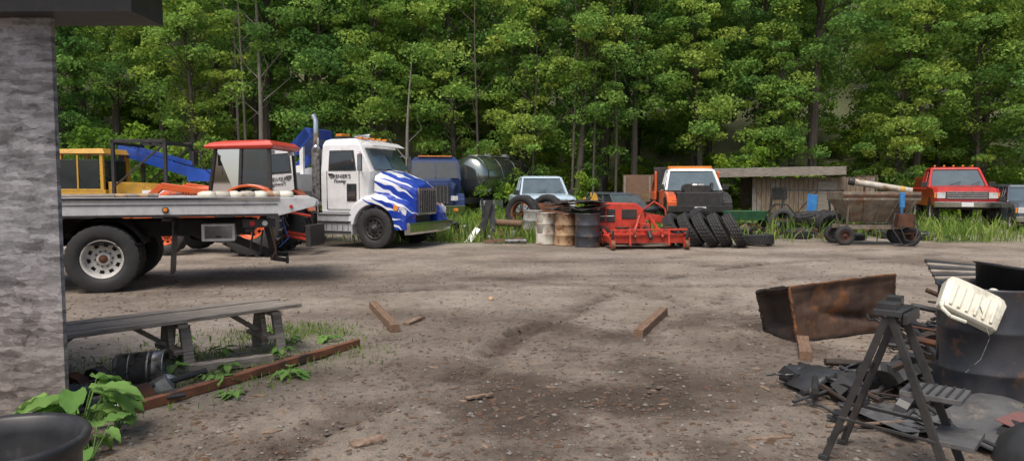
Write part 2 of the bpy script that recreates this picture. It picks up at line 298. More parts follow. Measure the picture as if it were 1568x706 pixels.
# ------------------------------------------------------------------ ground
def hill(x,y):
    t=np.clip((y-41-3*np.sin(x*.05))/60,0,1); return 42*t**1.15+0*x
TR1=[(-1.9,3.2),(-1.3,4.6),(-.5,5.75),(.2,7.9),(1.4,10.3),(3.4,13.2),(7,16)]
TR2=[(.25,3.2),(.7,4.6),(1.3,5.9),(2.0,8.0),(3.2,10.4),(5.4,13),(9,15)]
TR3=[(-7,12.6),(-3,13.6),(1,13.2),(5,14.6),(10,16.6)]
TR4=[(-7,14.6),(-3,15.3),(1,15.0),(5,16.4),(10,18.2)]
TR5=[(3.2,4.5),(3.0,7),(2.3,10),(.6,13.5)]
TR6=[(-3.5,10),(-1,11.2),(2,11.6),(5,11.2),(9,12)]
TR7=[(0.0,7.6),(.6,8.8),(1.45,10.5)]
def gxy(x,y):
    z=.03*(fbm(x*.5,y*.5,1)-.5)+.04*(fbm(x*2.5,y*2.5,4,5)-.5)+.018*(fbm(x*12,y*12,9,2)-.4)
    wet=np.clip(fbm(x*.45+3,y*.8,21,5)*3-1.25,0,1)*.5
    wet=wet+ 1.0*np.exp(-(((x-.1)/2.1)**2+((y-4.8)/1.7)**2)) * np.clip(fbm(x*1.3,y*1.7,31,5)*3.4-1.0,0,1)
    wet=wet+ .6*np.exp(-(((x-.9)/1.2)**2+((y-7.0)/2.2)**2)) * np.clip(fbm(x*1.6,y*1.6,33,5)*3.2-1.05,0,1)
    wet=wet+ .9*np.exp(-(((x-2.8)/1.1)**2+((y-8.2)/1.1)**2))*np.clip(fbm(x*2,y*3,35,5)*3-.8,0,1)
    wet=wet+ .6*np.exp(-(((x+.2)/2.2)**2+((y-11.8)/1.1)**2))*np.clip(fbm(x*1.2,y*4,37,5)*3-.9,0,1)
    wet=wet+ .5*np.exp(-(((x+5)/3)**2+((y-11.5)/1.6)**2))*np.clip(fbm(x*1.2,y*3,39,5)*3-.9,0,1)
    for k,(tr,w,st) in enumerate([(TR1,.17,.9),(TR2,.15,.7),(TR3,.2,.9),(TR4,.2,.9),(TR5,.14,.6),(TR6,.16,.8),(TR7,.09,1.5)]):
        d,s=polydist(x+.16*(fbm(x*1.2,y*1.2,90)-.5),y,tr); patch=np.clip(fbm(x*1.1+k,y*1.1,50+k)*4-1.4,0,1)*st
        core=np.exp(-(d/(w*(.7+.6*vn(x*2,y*2,66))))**3)
        z=z-core*patch*.03+np.exp(-((d-w*1.25)/(w*.35))**2)*patch*.02
        z=z+core*patch*.012*np.sign(np.sin(s*2*np.pi/.12+np.sign(d-.06)*1.2))
        wet=wet+core*patch*(.25+.75*vn(x*9,y*9,12))
    return z,np.clip(wet,0,1)
GR=[(-2.9,6.3,.9,.9,1),(-2.5,7.5,.8,.7,.9),(0,24.0,5,4.2,1),(7.5,25,2.8,3.8,1),(10.5,25,3,3,1),(13.8,24.5,3.6,2.2,1),(-4.0,5.2,1.2,.9,.8),(-2.0,6.8,.7,.6,.5),(13.4,20.8,1.6,.9,.8)]
def grassy(x,y):
    g=np.clip((y-27.5-1.5*np.sin(x*.3)+np.clip(x-8,0,6)*.1)/2.5,0,1)
    g=np.where((x>15.5)&(y<39),g*.15,g)
    for cx,cy,rx,ry,s in GR: g=np.maximum(g,s*np.exp(-(((x-cx)/rx)**2+((y-cy)/ry)**2)**1.5))
    return g*np.clip(fbm(x*1.5,y*1.5,77)*3-.6,0,1)
xs=np.unique(np.round(np.concatenate([np.array([-400,-250,-150,-100]),np.arange(-70,-12,1.0),np.arange(-12,-5,.2),np.arange(-5,6,.042),np.arange(6,14,.16),np.arange(14,71,1.0),np.array([100,150,250,400])]),4))
ys=np.unique(np.round(np.concatenate([np.array([-200,-100,-50,-20,-8]),np.arange(-4,3,.4),np.arange(3,10,.04),np.arange(10,20,.09),np.arange(20,40,.4),np.arange(40,110,2.5),np.array([130,200,400])]),4))
X,Y=np.meshgrid(xs,ys); x=X.ravel();y=Y.ravel()
z,wet=gxy(x,y); z=z+hill(x,y); g=grassy(x,y)
ny,nx=X.shape; idx=np.arange(nx*ny).reshape(ny,nx)
q=np.stack([idx[:-1,:-1],idx[:-1,1:],idx[1:,1:],idx[1:,:-1]],-1).reshape(-1,4)
def groundmat():
    m=bpy.data.materials.new('dirt_yard'); m.use_nodes=True; nt=m.node_tree; N=nt.nodes; L=nt.links; p=N['Principled BSDF']
    tc=N.new('ShaderNodeTexCoord')
    def noise(s,d=8,r=.65):
        n=N.new('ShaderNodeTexNoise'); n.inputs['Scale'].default_value=s; n.inputs['Detail'].default_value=d; n.inputs['Roughness'].default_value=r; L.new(tc.outputs['Object'],n.inputs[0]); return n
    def mix(f,a,b,bt='MIX'):
        k=N.new('ShaderNodeMix'); k.data_type='RGBA'; k.blend_type=bt
        for s,v in((0,f),(6,a),(7,b)):
            if isinstance(v,(tuple,float,int)): k.inputs[s].default_value=v if s==0 else (*v,1)
            else: L.new(v,k.inputs[s])
        return k.outputs[2]
    def mr(v,a,b,c=0,d=1):
        k=N.new('ShaderNodeMapRange'); k.inputs[1].default_value=a;k.inputs[2].default_value=b;k.inputs[3].default_value=c;k.inputs[4].default_value=d; L.new(v,k.inputs[0]); return k.outputs[0]
    n1=noise(1.1); n2=noise(9,9,.75); n3=noise(60,6,.7); n4=noise(.35,6)
    c=mix(mr(n1.outputs[0],.4,.6),(.325,.27,.215),(.2,.16,.124))
    c=mix(mr(n4.outputs[0],.42,.6),c,(.385,.33,.272))
    c=mix(mr(n2.outputs[0],.46,.66,0,.7),c,(.14,.108,.083))
    c=mix(mr(n3.outputs[0],.5,.72,0,.6),c,(.42,.37,.315))
    v=N.new('ShaderNodeTexVoronoi'); v.inputs['Scale'].default_value=45; L.new(tc.outputs['Object'],v.inputs['Vector'])
    sp=mr(v.outputs['Distance'],.12,.3,1,0); s3=N.new('ShaderNodeSeparateColor'); L.new(v.outputs['Color'],s3.inputs[0])
    gate=mr(s3.outputs[0],.72,.78); mu=N.new('ShaderNodeMath'); mu.operation='MULTIPLY'; L.new(sp,mu.inputs[0]); L.new(gate,mu.inputs[1])
    c=mix(mu.outputs[0],c,mix(s3.outputs[1],(.15,.12,.1),(.45,.41,.36)))
    w=N.new('ShaderNodeAttribute'); w.attribute_name='wet'
    c=mix(mr(w.outputs['Fac'],0,1,0,.92),c,mix(mr(n2.outputs[0],.4,.65),(.095,.068,.051),(.05,.036,.028)))
    gr=N.new('ShaderNodeAttribute'); gr.attribute_name='grassy'
    c=mix(mr(gr.outputs['Fac'],0,1,0,.8),c,mix(mr(n2.outputs[0],.4,.6),(.07,.11,.035),(.14,.15,.07)))
    L.new(c,p.inputs['Base Color'])
    L.new(mr(w.outputs['Fac'],0,1,.95,.55),p.inputs['Roughness']); p.inputs['Specular IOR Level'].default_value=.25
    a=N.new('ShaderNodeMath'); a.operation='ADD'; L.new(n2.outputs[0],a.inputs[0]); L.new(n3.outputs[0],a.inputs[1])
    a2=N.new('ShaderNodeMath'); a2.operation='ADD'; L.new(a.outputs[0],a2.inputs[0]); L.new(mu.outputs[0],a2.inputs[1])
    b=N.new('ShaderNodeBump'); b.inputs['Strength'].default_value=.8; b.inputs['Distance'].default_value=.03; L.new(a2.outputs[0],b.inputs['Height']); L.new(b.outputs[0],p.inputs['Normal'])
    return m
g2=np.where(y>41,1.0*np.clip((y-40)/2,0,1),g); g=np.maximum(g,g2)
npmesh('ground',np.stack([x,y,z],1),q,groundmat(),smooth=True,extra={'wet':wet*(y<40),'grassy':g})
def pebbles(name,n,mat,rng,smin,smax,flat=.6,elong=1,wetw=False,pw=4):
    rs=np.random.RandomState(len(name)+n); base=np.array([(1,0,0),(-1,0,0),(0,1,0),(0,-1,0),(0,0,1),(0,0,-1)],float)
    fc=np.array([(0,2,4),(2,1,4),(1,3,4),(3,0,4),(2,0,5),(1,2,5),(3,1,5),(0,3,5)])
    u=rs.rand(n); yy=rng[0]+(rng[1]-rng[0])*u**1.5; xx=(rs.rand(n)*2-1)*(yy*.78)
    if wetw:
        _,ww=gxy(xx,yy); kp=rs.rand(n)<ww*1.5+.06; xx=xx[kp];yy=yy[kp]; n=len(xx)
    s=smin+(smax-smin)*rs.rand(n)**pw; a=rs.rand(n)*6.28
    v=base[None]*(1+rs.uniform(-.35,.35,(n,6,3))); v[:,:,0]*=elong; v[:,:,2]*=flat; v*=s[:,None,None]
    c,sn=np.cos(a)[:,None],np.sin(a)[:,None]; vx=v[:,:,0]*c-v[:,:,1]*sn; vy=v[:,:,0]*sn+v[:,:,1]*c
    zz,_=gxy(xx,yy)
    V=np.stack([vx+xx[:,None],vy+yy[:,None],v[:,:,2]+zz[:,None]+s[:,None]*flat*.3],-1).reshape(-1,3)
    F=(fc[None]+6*np.arange(n)[:,None,None]).reshape(-1,3)
    return npmesh(name,V,F,mat,smooth=False)
pebbles('gravel',7000,M['stone'],(3.6,17),.004,.026,pw=6)
pebbles('dirt_clods',26000,M['clod'],(3.6,15),.005,.024,.6,1.2,True,4)
pebbles('wood_chips',700,M['chips'],(3.6,13),.008,.035,.25,2.5)
pebbles('leaf_litter',6000,M['litter'],(3.6,11),.008,.028,.2,1.6,True,2)
# ------------------------------------------------------------------ foliage
def leaves(centers,radii,counts,size,rs,upbias=.5):
    P=[];T=[];
    for c,r,n in zip(centers,radii,counts):
        d=rs.normal(size=(n,3)); d/=np.linalg.norm(d,axis=1)[:,None]; rad=rs.rand(n)**.45
        p=np.array(c)+d*rad[:,None]*np.array(r); p[:,2]-=.25*(rad**2)*r[2]*1.5; P.append(p); T.append(np.clip(rs.rand()*.6+rs.rand(n)*.3,0,1))
    P=np.concatenate(P);T=np.concatenate(T);n=len(P)
    nr=rs.normal(size=(n,3)); nr[:,2]+=upbias*2; nr/=np.linalg.norm(nr,axis=1)[:,None]
    a=np.cross(nr,rs.normal(size=(n,3))); a/=np.linalg.norm(a,axis=1)[:,None]; b=np.cross(nr,a)
    s=(size*(.6+.8*rs.rand(n)))[:,None]
    V=np.stack([P-a*s*.5,P+b*s*.32,P+a*s*.5,P-b*s*.32],1).reshape(-1,3)
    F=np.arange(4*n).reshape(n,4); return V,F,np.repeat(T,4)
def cylnp(path,rad,seg=6):
    V=[];F=[]
    for i,(p,r) in enumerate(zip(path,rad)):
        for k in range(seg):
            t=2*math.pi*k/seg; V.append((p[0]+r*math.cos(t),p[1]+r*math.sin(t),p[2]))
    for i in range(len(path)-1):
        for k in range(seg): F.append((i*seg+k,i*seg+(k+1)%seg,(i+1)*seg+(k+1)%seg,(i+1)*seg+k))
    return V,F
def make_tree(name,seed,H,base,cr,ncl,lpc,lsize,tr=.17,bark='bark'):
    rs=np.random.RandomState(seed); lean=rs.uniform(-.08,.08,2)
    path=[];rad=[]
    for i in range(9):
        t=i/8; path.append((lean[0]*H*t+.15*math.sin(t*5+seed),lean[1]*H*t+.15*math.cos(t*4+seed),H*t*.96-.3)); rad.append(tr*(1-.85*t)+.015)
    V,F=cylnp(path,rad,8); V=list(V);F=list(F)
    cen=[];rr=[];cnt=[]
    for k in range(ncl):
        u=(k+rs.rand())/ncl; hgt=base+(1-base)*u
        pi=min(7,int(hgt*8)); f=hgt*8-pi; p0=np.array(path[pi])*(1-f)+np.array(path[min(8,pi+1)])*f
        prof=math.sin(math.pi*min(1,(.22+.78*u)))**.6 if u<.95 else .3
        az=rs.rand()*6.283; L=cr*prof*(.3+.85*rs.rand()); rise=rs.uniform(.15,.95)*L
        p1=p0+np.array([math.cos(az)*L,math.sin(az)*L,rise])
        mid=(p0+p1)/2+np.array([0,0,.08*L])
        v,f2=cylnp([p0,mid,p1],[.05*(1.2-u)+.02,.03,.012],4); o=len(V); V+=v; F+=[tuple(o+i for i in q_) for q_ in f2]
        for j in range(2):
            q_=p1 if j==0 else mid+rs.normal(size=3)*.5
            r0=rs.uniform(.4,.95)*(.8+.25*cr/2.5)*(1 if j==0 else .85)
            cen.append(q_); rr.append((r0,r0,r0*rs.uniform(.35,.65))); cnt.append(int(lpc*(1 if j==0 else .7)*(.5+r0)))
    lv,lf,lt=leaves(cen,rr,cnt,lsize,rs,.35)
    nv=len(V); allv=np.concatenate([np.array(V),lv]); allf=np.concatenate([np.array(F),lf+nv])
    ob=npmesh(name,allv,allf,M[bark],np.concatenate([np.zeros(nv),lt]))
    me=ob.data; me.materials.append(M['leaf']); mi=np.ones(len(allf),dtype=np.int32); mi[:len(F)]=0
    me.polygons.foreach_set('material_index',mi); me.update(); bpy.data.objects.remove(ob); return me
TM=[make_tree('tree_mesh_%d'%i,100+i,[15,17,13,16,18,14,12][i],[.3,.36,.17,.24,.42,.12,.08][i],[2.6,3.0,2.6,2.8,3.0,2.6,2.4][i],[68,74,66,72,74,70,62][i],135,.165,[.16,.2,.12,.17,.2,.14,.1][i]) for i in range(7)]
forest=empty('forest',(0,0,0))
def put(me,name,x,y,s,rz,parent,sz=None,z=None):
    o=bpy.data.objects.new(name,me); sc.collection.objects.link(o); o.parent=parent
    o.location=(x,y,float(hill(np.array([x]),np.array([y]))[0]) if z is None else z); o.scale=(s,s,sz or s); o.rotation_euler=(0,0,rz); return o
rnd=random.Random(5)
for ri,(yy,sp,ch) in enumerate([(37.5,4.5,(0,1,2,3,4,4,5)),(42.5,4.4,(0,1,3,4,5)),(49,4.9,(0,1,3,5)),(58,5.4,(0,1,3,5)),(70,6.2,(0,1,3))]):
    w=yy*.8+6; xx=-w
    while xx<w:
        y2=yy+rnd.uniform(-1.8,1.8); s_=rnd.uniform(.85,1.25)*(1+.06*ri)
        put(TM[rnd.choice(ch)],'forest_tree',xx+rnd.uniform(-1,1),y2,s_,rnd.random()*6.28,forest)
        xx+=sp*rnd.uniform(.7,1.25)
for (x_,y_,k,s) in [(-24,31,6,.8),(-20.5,32,2,.9),(-15,34,5,.95),(-10,35,5,1),(-3,35.5,2,1.05),(3,34.5,4,.85),(9.5,36,0,.95),(14,36.5,6,.9),(20,37,6,1.0),(27,36,5,1),(-6.6,34.5,0,.9),(.4,35.8,6,1),(6.2,35.5,4,.9)]:
    put(TM[k],'deciduous_tree',x_,y_,s,rnd.random()*6,None)
def bare(name,x,y,H,r,seed,br=9,pale=True):
    rs=random.Random(seed); b=B(); pts=[Vector((math.sin(t*3+seed)*.12*t*2,math.cos(t*2+seed)*.1,H*t)) for t in [i/7 for i in range(8)]]
    mt='barkpale' if pale else 'bark'
    for i in range(7): b.cyl(pts[i],pts[i+1],r*(1-.85*i/7),r*(1-.85*(i+1)/7),mt,8,False)
    for k in range(br):
        t=rs.uniform(.35,.98); p=Vector((math.sin(t*3+seed)*.24*t,0,H*t)); a=rs.random()*6.28; L=rs.uniform(.6,2.0)*(1.2-t)
        e=p+Vector((math.cos(a)*L,math.sin(a)*L,L*.9)); b.cyl(p,e,r*.25,.012,mt,5,False)
        e2=e+Vector((rs.uniform(-.4,.4),0,.6)); b.cyl(e,e2,.012,.006,mt,4,False)
    return b.build(name,None,0,(x,y,-.2))
for a in [(-12.0,33.8,14,.16,1),(-12.9,34.4,13,.1,2),(-13.4,35,15,.1,3),(-4.8,33,7.6,.13,4,2),(2.9,34,11,.08,6),(-1.6,34,12,.08,9),(3.9,34.2,12,.07,7),(1.0,34,10,.06,12),(5.0,34.3,11,.08,14)]:
    bare('dead_tree',*a[:5],br=a[5] if len(a)>5 else 10,pale=a[4]<5)
def make_shrub(name,seed,r,h,n,lp,ls):
    rs=np.random.RandomState(seed); cen=[];rr=[];ct=[]
    for k in range(n):
        a=rs.rand()*6.28; d=r*math.sqrt(rs.rand())*.8; zz=h*rs.uniform(.1,.85)*(1-.4*d/r); cen.append((math.cos(a)*d,math.sin(a)*d,zz)); s=rs.uniform(.25,.5); rr.append((s,s,s*.7)); ct.append(lp)
    v,f,t=leaves(cen,rr,ct,ls,rs,.4); ob=npmesh(name,v,f,M['leafy'],t); me=ob.data; bpy.data.objects.remove(ob); return me
SM=[make_shrub('shrub_mesh_%d'%i,300+i,[1.3,1.7,1.0,2.0][i],[1.6,2.4,3.2,5.5][i],[22,32,28,60][i],110,.12 if i<3 else .15) for i in range(4)]
und=empty('undergrowth',(0,0,0))
for i in range(150):
    if i<90: xx=rnd.uniform(-36,40); yy=rnd.uniform(33.5,39.5)+ (2 if xx>12 else 0); s_=rnd.uniform(.6,1.05)
    else: xx=rnd.uniform(-42,44); yy=rnd.uniform(41,55); s_=rnd.uniform(1.0,1.8)
    put(SM[rnd.choice((0,1,1))],'undergrowth_shrub',xx,yy,s_,rnd.random()*6,und)
for (x_,y_,k,s) in [(-24.5,29.5,3,1.2),(-22.3,30.5,3,1.1),(-20.2,29,2,1.5),(-27,30,3,1.5),(-18.3,30.5,3,1.0),(-16.3,30.5,2,1.7),(-14.0,31,2,1.2),(-9.5,31.5,1,.9),(10.2,34.5,2,1.25),(8.5,33.5,0,1),(11.9,35,3,.85),(13.2,36,2,1.6),(13.6,26.8,1,.6),(13.9,27.4,0,.8),(3.2,32,2,.9),(5.4,32,1,.8),(-1.2,27.5,0,.4)]:
    put(SM[k],'shrub',x_,y_,s,rnd.random()*6,None)
def blades(name,n,fx,hmin,hmax,w,seed):
    rs=np.random.RandomState(seed); x,y=fx(rs,n); d=grassy(x,y); k=rs.rand(len(x))<d; x=x[k];y=y[k]; n=len(x)
    h=(hmin+(hmax-hmin)*rs.rand(n)**1.6); a=rs.rand(n)*6.28; lean=h*rs.uniform(.1,.8,n); la=rs.rand(n)*6.28; ww=w*rs.uniform(.6,1.4,n)
    z,_=gxy(x,y); z=z+hill(x,y)-.01
    c=np.stack([x,y,z],1); wd=np.stack([np.cos(a)*ww,np.sin(a)*ww,0*a],1); ln=np.stack([np.cos(la)*lean,np.sin(la)*lean,h],1)
    mid=ln*np.array([.35,.35,.6])
    V=np.stack([c-wd*.6,c+wd*.6,c+mid+wd,c+mid-wd,c+ln],1).reshape(-1,3)
    i=np.arange(n)*5
    F=np.concatenate([np.stack([i,i+1,i+2],1),np.stack([i,i+2,i+3],1),np.stack([i+3,i+2,i+4],1)])
    return npmesh(name,V,F,M['grass'],np.repeat(rs.rand(n)*.8+.2*vn(x,y,3),5))
blades('tall_grass',110000,lambda rs,n:(rs.uniform(-32,30,n),rs.uniform(20.0,35,n)),.12,.75,.016,1)
blades('weedy_grass',16000,lambda rs,n:(rs.uniform(-4,4,n),rs.uniform(19.9,24,n)),.12,.55,.014,7)
blades('short_grass',32000,lambda rs,n:(rs.uniform(-4.8,-1,n),rs.uniform(4.5,9,n)),.01,.09,.005,2)
# ------------------------------------------------------------------ osb shed corner
e=empty('osb_shed',(0,0,0))
b=B(); b.box((-5.2,4.635,1.45),(4.46,.04,2.95),'osb'); b.build('front_wall',e)
b=B(); b.M=Matrix.Translation((-3.06,4.68,0))@Matrix.Rotation(R(46),4,'Z'); b.box((0,1.5,1.45),(.05,3.0,2.95),'osb'); b.build('side_wall',e)
b=B(); b.prism([(-8,2.69),(-2.36,2.7),(-2.36,3.1),(-8,3.2)],4.45,4.85,'black'); b.box((-2.29,4.62,3.02),(.1,.5,.28),'white'); b.box((-5,4.46,3.25),(5.6,1.0,.04),'roofm'); b.build('roof_eave',e)
# ------------------------------------------------------------------ flatbed tow truck (rear part)
e=empty('flatbed_tow_truck',(-6.2,10.6,0),18)
b=B()
b.prism([(-5.2,1.14),(2.55,1.14),(3.12,1.29),(3.16,1.4),(3.1,1.435),(-5.2,1.455)],.0,.07,'alu')
b.prism([(-5.2,1.14),(2.55,1.14),(3.12,1.29),(3.16,1.4),(3.1,1.435),(-5.2,1.455)],2.37,2.44,'alu')
b.box((-1.05,1.22,1.385),(8.25,2.28,.05),'deck'); b.box((-1.3,-.012,1.42),(7.75,.03,.05),'chrome'); b.box((-1.3,-.01,1.16),(7.7,.024,.04),'black'); b.box((-1.3,-.008,1.33),(7.7,.018,.012),'black')
b.prism([(3.08,1.29),(3.14,1.29),(3.2,1.33),(3.17,1.40),(3.08,1.43)],.075,2.365,'alu')
for k in range(11): b.box((-4.7+.75*k,1.22,1.28),(.08,2.28,.14),'black')
for xx in(-1.0,.9): b.cyl((xx,-.022,1.25),(xx,-.04,1.25),.035,.032,'amber' ,12); b.cyl((xx,-.004,1.25),(xx,-.022,1.25),.05,.05,'black',12)
b.cyl((2.75,-.005,1.29),(2.75,-.03,1.29),.03,.03,'redlens',10)
b.build('tilt_deck',e,.006)
b=B()
for yy in(.75,1.65): b.box((-1.4,yy,.93),(7.0,.09,.26),'black')
b.box((.9,1.2,.95),(.1,.85,.2),'black'); b.box((0,1.2,.5),(.16,2.0,.16),'black'); b.cyl((-.3,1.2,.52),(.3,1.2,.52),.2,.2,'black',12)
b.box((-1.2,.35,.88),(1.0,.5,.45),'black'); b.box((2.1,1.2,.95),(.12,2.1,.16),'black')
b.box((.96,.36,.66),(.02,.52,.86),'blackpl',rot=(0,4,0)); b.box((.9,.36,1.1),(.14,.6,.06),'black')
b.box((1.62,.5,.87),(.5,.4,.28),'alu'); b.box((1.62,.294,.87),(.42,.02,.2),'chrome'); b.box((1.62,.28,.8),(.08,.02,.04),'black')
b.box((2.25,.12,1.02),(.5,.04,.14),'black'); b.cyl((2.15,.1,1.02),(2.15,.085,1.02),.045,.045,'redlens',12); b.cyl((2.34,.1,1.02),(2.34,.085,1.02),.045,.045,'lens',12)
b.build('chassis',e,.008)
b=B()
b.beam((1.7,1.2,.75),(2.45,1.2,.42),.14,.12,'black'); b.beam((2.45,.75,.4),(2.45,1.75,.4),.1,.1,'black'); b.beam((2.3,1.2,1.1),(2.45,1.2,.4),.08,.09,'black')
for yy in(.75,1.75): b.beam((2.45,yy,.38),(2.7,yy,.34),.07,.07,'black'); b.beam((2.68,yy-.12,.35),(2.68,yy+.12,.35),.05,.1,'black')
b.tube([(2.4,.35,1.1),(2.46,.34,.8),(2.5,.36,.55),(2.42,.4,.4)],.016,'rust2',6)
b.tube([(2.2,.3,1.1),(2.1,.3,.6),(2.25,.32,.5),(2.3,.3,.9)],.016,'black',6); b.tube([(2.6,.4,1.1),(2.7,.38,.75),(2.55,.4,.6)],.012,'blue',6)
b.build('wheel_lift',e,.006)
b=B(); wheel(b,0,.16,.52,.28,.295,'rim',-1,.05,.01,90); wheel(b,0,.49,.52,.28,.295,'rim',-1); wheel(b,0,1.95,.52,.28,.295,'rim',1); wheel(b,0,2.27,.52,.28,.295,'rim',1,.05)
b.build('rear_wheels',e)
b=B(); b.loft([[(x_,yy,z_) for x_,z_ in arc(0,.52,r_,20,160,12)] for yy,r_ in((.03,.62),(.66,.62))]+[[(x_,yy,z_) for x_,z_ in arc(0,.52,r_,20,160,12)] for yy,r_ in((.66,.6),(.03,.6))],'black',False,False); b.build('fender',e)
b=B(); rl=random.Random(3)
for k in range(5): b.cyl((-.7+.18*k,.5+.05*k,1.455),(.1+.14*k,.55+.1*k,1.46),.04,.04,'tan' if k%2 else 'wood',8)
for k in range(7): b.rev([(0,-.15),(.06,-.14),(.08,-.05),(.075,.06),(.05,.14),(0,.15)],'whitedrum' if k%2 else 'jug',10,True,TR(1.45+.2*k,.5+.1*rl.random(),1.465,rz=rl.uniform(30,120)))
b.box((2.2,1.3,1.45),(.9,.3,.07),'wood',rot=(0,0,8)); b.build('load_on_deck',e)
# ------------------------------------------------------------------ white wrecker truck
e=empty('wrecker_truck',(-3.15,19.2,0),-22)
b=B(); secs=[]
for z_,xr,xf,w in[(.92,-1.75,-.42,.93),(1.3,-1.75,-.3,.95),(2.0,-1.75,-.18,.95),(2.7,-1.74,-.55,.87),(2.82,-1.70,-.64,.82),(2.88,-1.58,-.8,.7)]:
    secs.append([(xr,-w,z_),(xf,-w,z_),(xf+.06*(z_<2.75),-w*.55,z_),(xf+.06*(z_<2.75),w*.55,z_),(xf,w,z_),(xr,w,z_)])
b.loft(secs,'white'); b.build('cab',e,.025)
b=B()
def sy(z): return -(.95-(z-2.0)/.7*.08) if z>2 else -.95
def sidequad(x0,x1,z0,z1,off,mat,x1t=None):
    x1t=x1t if x1t is not None else x1
    b.panel([(x0,sy(z0)-off,z0),(x1,sy(z0)-off,z0),(x1t,sy(z1)-off,z1),(x0,sy(z1)-off,z1)],.008,mat)
sidequad(-1.5,-.62,2.02,2.56,.004,'black',-.74); sidequad(-1.46,-.67,2.06,2.52,.014,'glass',-.77)
sidequad(-.92,-.62,1.22,1.68,.004,'black'); sidequad(-.89,-.65,1.26,1.64,.014,'glass')
for (x0,x1,z0,z1) in[(-1.56,-1.545,1.0,2.02),(-.545,-.53,1.0,2.0),(-1.55,-.54,.99,1.005)]:
    b.box(((x0+x1)/2,-.9505,(z0+z1)/2),(x1-x0,.012,z1-z0),'black')
b.box((-1.42,-.965,1.93),(.14,.03,.05),'chrome')
for s in(-1,1):
    b.panel(([(-.115,-.86,2.06),(-.085,-.02,2.06),(-.44,-.02,2.62),(-.47,-.78,2.62)] if s<0 else [(-.085,.02,2.06),(-.115,.86,2.06),(-.47,.78,2.62),(-.44,.02,2.62)]),.012,'wglass')
b.prism([(-.45,2.74),(-.2,2.66),(-.19,2.68),(-.44,2.8)],-.8,.8,'white')
b.build('windows_and_trim',e)
b=B()
for k,yy in enumerate((-.6,-.3,0,.3,.6)): b.box((-.72,yy,2.9),(.14,.06,.05),'amber')
b.box((-1.35,0,2.93),(.25,1.4,.05),'black')
for yy in(-.5,.5): b.box((-1.35,yy,2.98),(.2,.36,.08),'amber')
b.cyl((-1.0,-.45,2.95),(-.5,-.45,2.95),.03,.06,'chrome',10)
b.build('roof_lights',e,.006)
b=B(); secs=[]
for x_,w,zt,zb in[(-.16,.84,2.02,1.0),(.2,.78,1.95,1.0),(.55,.7,1.84,.95),(.8,.62,1.73,.9),(.93,.56,1.62,.85)]:
    secs.append([(x_,-w,zb),(x_,-w,zt-.24),(x_,-w+.05,zt-.12),(x_,-w*.72,zt-.02),(x_,0,zt+.05),(x_,w*.72,zt-.02),(x_,w-.05,zt-.12),(x_,w,zt-.24),(x_,w,zb)])
b.loft(secs,'flame'); b.build('hood',e,.03)
b=B()
poly=[(-.78,.62),(-.74,.95),(-.6,1.2),(-.3,1.34),(.1,1.36),(.5,1.27),(.8,1.08),(.95,.82),(.97,.5),(.66,.5)]+arc(0,.53,.62,0,172,14)+[(-.66,.6)]
for s in(-1,1):
    ya,yb=(s*1.14,s*.6)
    b.loft([[(x_,yb,z_+.12) for x_,z_ in poly[:9]]+[(x_,yb,z_) for x_,z_ in poly[9:]],[(x_,s*1.0,z_+.02) for x_,z_ in poly[:9]]+[(x_,s*1.0,z_) for x_,z_ in poly[9:]],[(x_,ya,z_-.06) if z_>.8 and i<9 else (x_,ya,z_) for i,(x_,z_) in enumerate(poly)]],'flame')
b.build('fenders',e,.02)
b=B()
b.box((.95,0,1.22),(.06,.94,.7),'chrome'); b.box((.985,0,1.22),(.02,.84,.6),'black')
for k in range(9): b.box((1.0,-.4+.1*k,1.22),(.02,.014,.6),'galv')
b.prism([(.9,.38),(1.04,.38),(1.07,.44),(1.07,.62),(1.02,.68),(.9,.68)],-1.1,1.1,'chrome')
for s in(-1,1):
    b.panel([(.74,s*1.13,.98),(.94,s*1.09,.86),(.96,s*1.07,1.0),(.8,s*1.1,1.14)][::(1 if s<0 else -1)],.02,'lens')
    b.panel([(.6,s*1.142,1.02),(.72,s*1.14,.98),(.76,s*1.12,1.1),(.64,s*1.13,1.16)][::(1 if s<0 else -1)],.02,'amber')
b.build('grille_and_bumper',e,.006)
b=B()
for s in(-1,1):
    b.box((-.3,s*1.25,2.22),(.1,.06,.46),'chrome'); b.box((-.36,s*1.25,2.22),(.02,.05,.4),'black'); b.tube([(-.45,s*.95,2.45),(-.32,s*1.25,2.5)],.014,'chrome'); b.tube([(-.45,s*.95,1.98),(-.32,s*1.25,1.95)],.014,'chrome')
b.cyl((-1.95,-.86,.8),(-1.95,-.86,1.25),.06,.06,'chrome'); b.cyl((-1.95,-.86,1.2),(-1.95,-.86,2.62),.13,.13,'galv',20); b.cyl((-1.95,-.86,2.62),(-1.95,-.86,2.72),.13,.07,'chrome',20)
b.cyl((-1.95,-.86,2.7),(-1.95,-.86,3.38),.075,.075,'chrome',18); b.cyl((-1.95,-.86,3.36),(-2.03,-.86,3.52),.075,.08,'chrome',18,False)
b.box((-1.86,-.98,1.9),(.18,.02,1.2),'galv')
b.build('mirrors_and_exhaust',e,.004)
b=B()
b.box((-1.2,-.98,.62),(1.1,.3,.56),'alu'); b.box((-1.2,-1.14,.42),(1.05,.06,.04),'black'); b.box((-1.2,-1.14,.68),(1.05,.06,.04),'black'); b.box((-1.2,-1.135,.88),(1.05,.05,.03),'galv')
for k in range(6): b.box((-1.62+.17*k,-1.137,.55),(.02,.02,.2),'galv')
b.box((-2.2,-.9,.65),(.55,.35,.5),'black')
for yy in(-.42,.42): b.box((-3.6,yy,.78),(8.6,.09,.26),'black')
b.box((-.0,0,.55),(.12,1.9,.12),'black'); b.box((.3,0,.9),(1.0,.9,.6),'black')
b.build('chassis',e,.01)
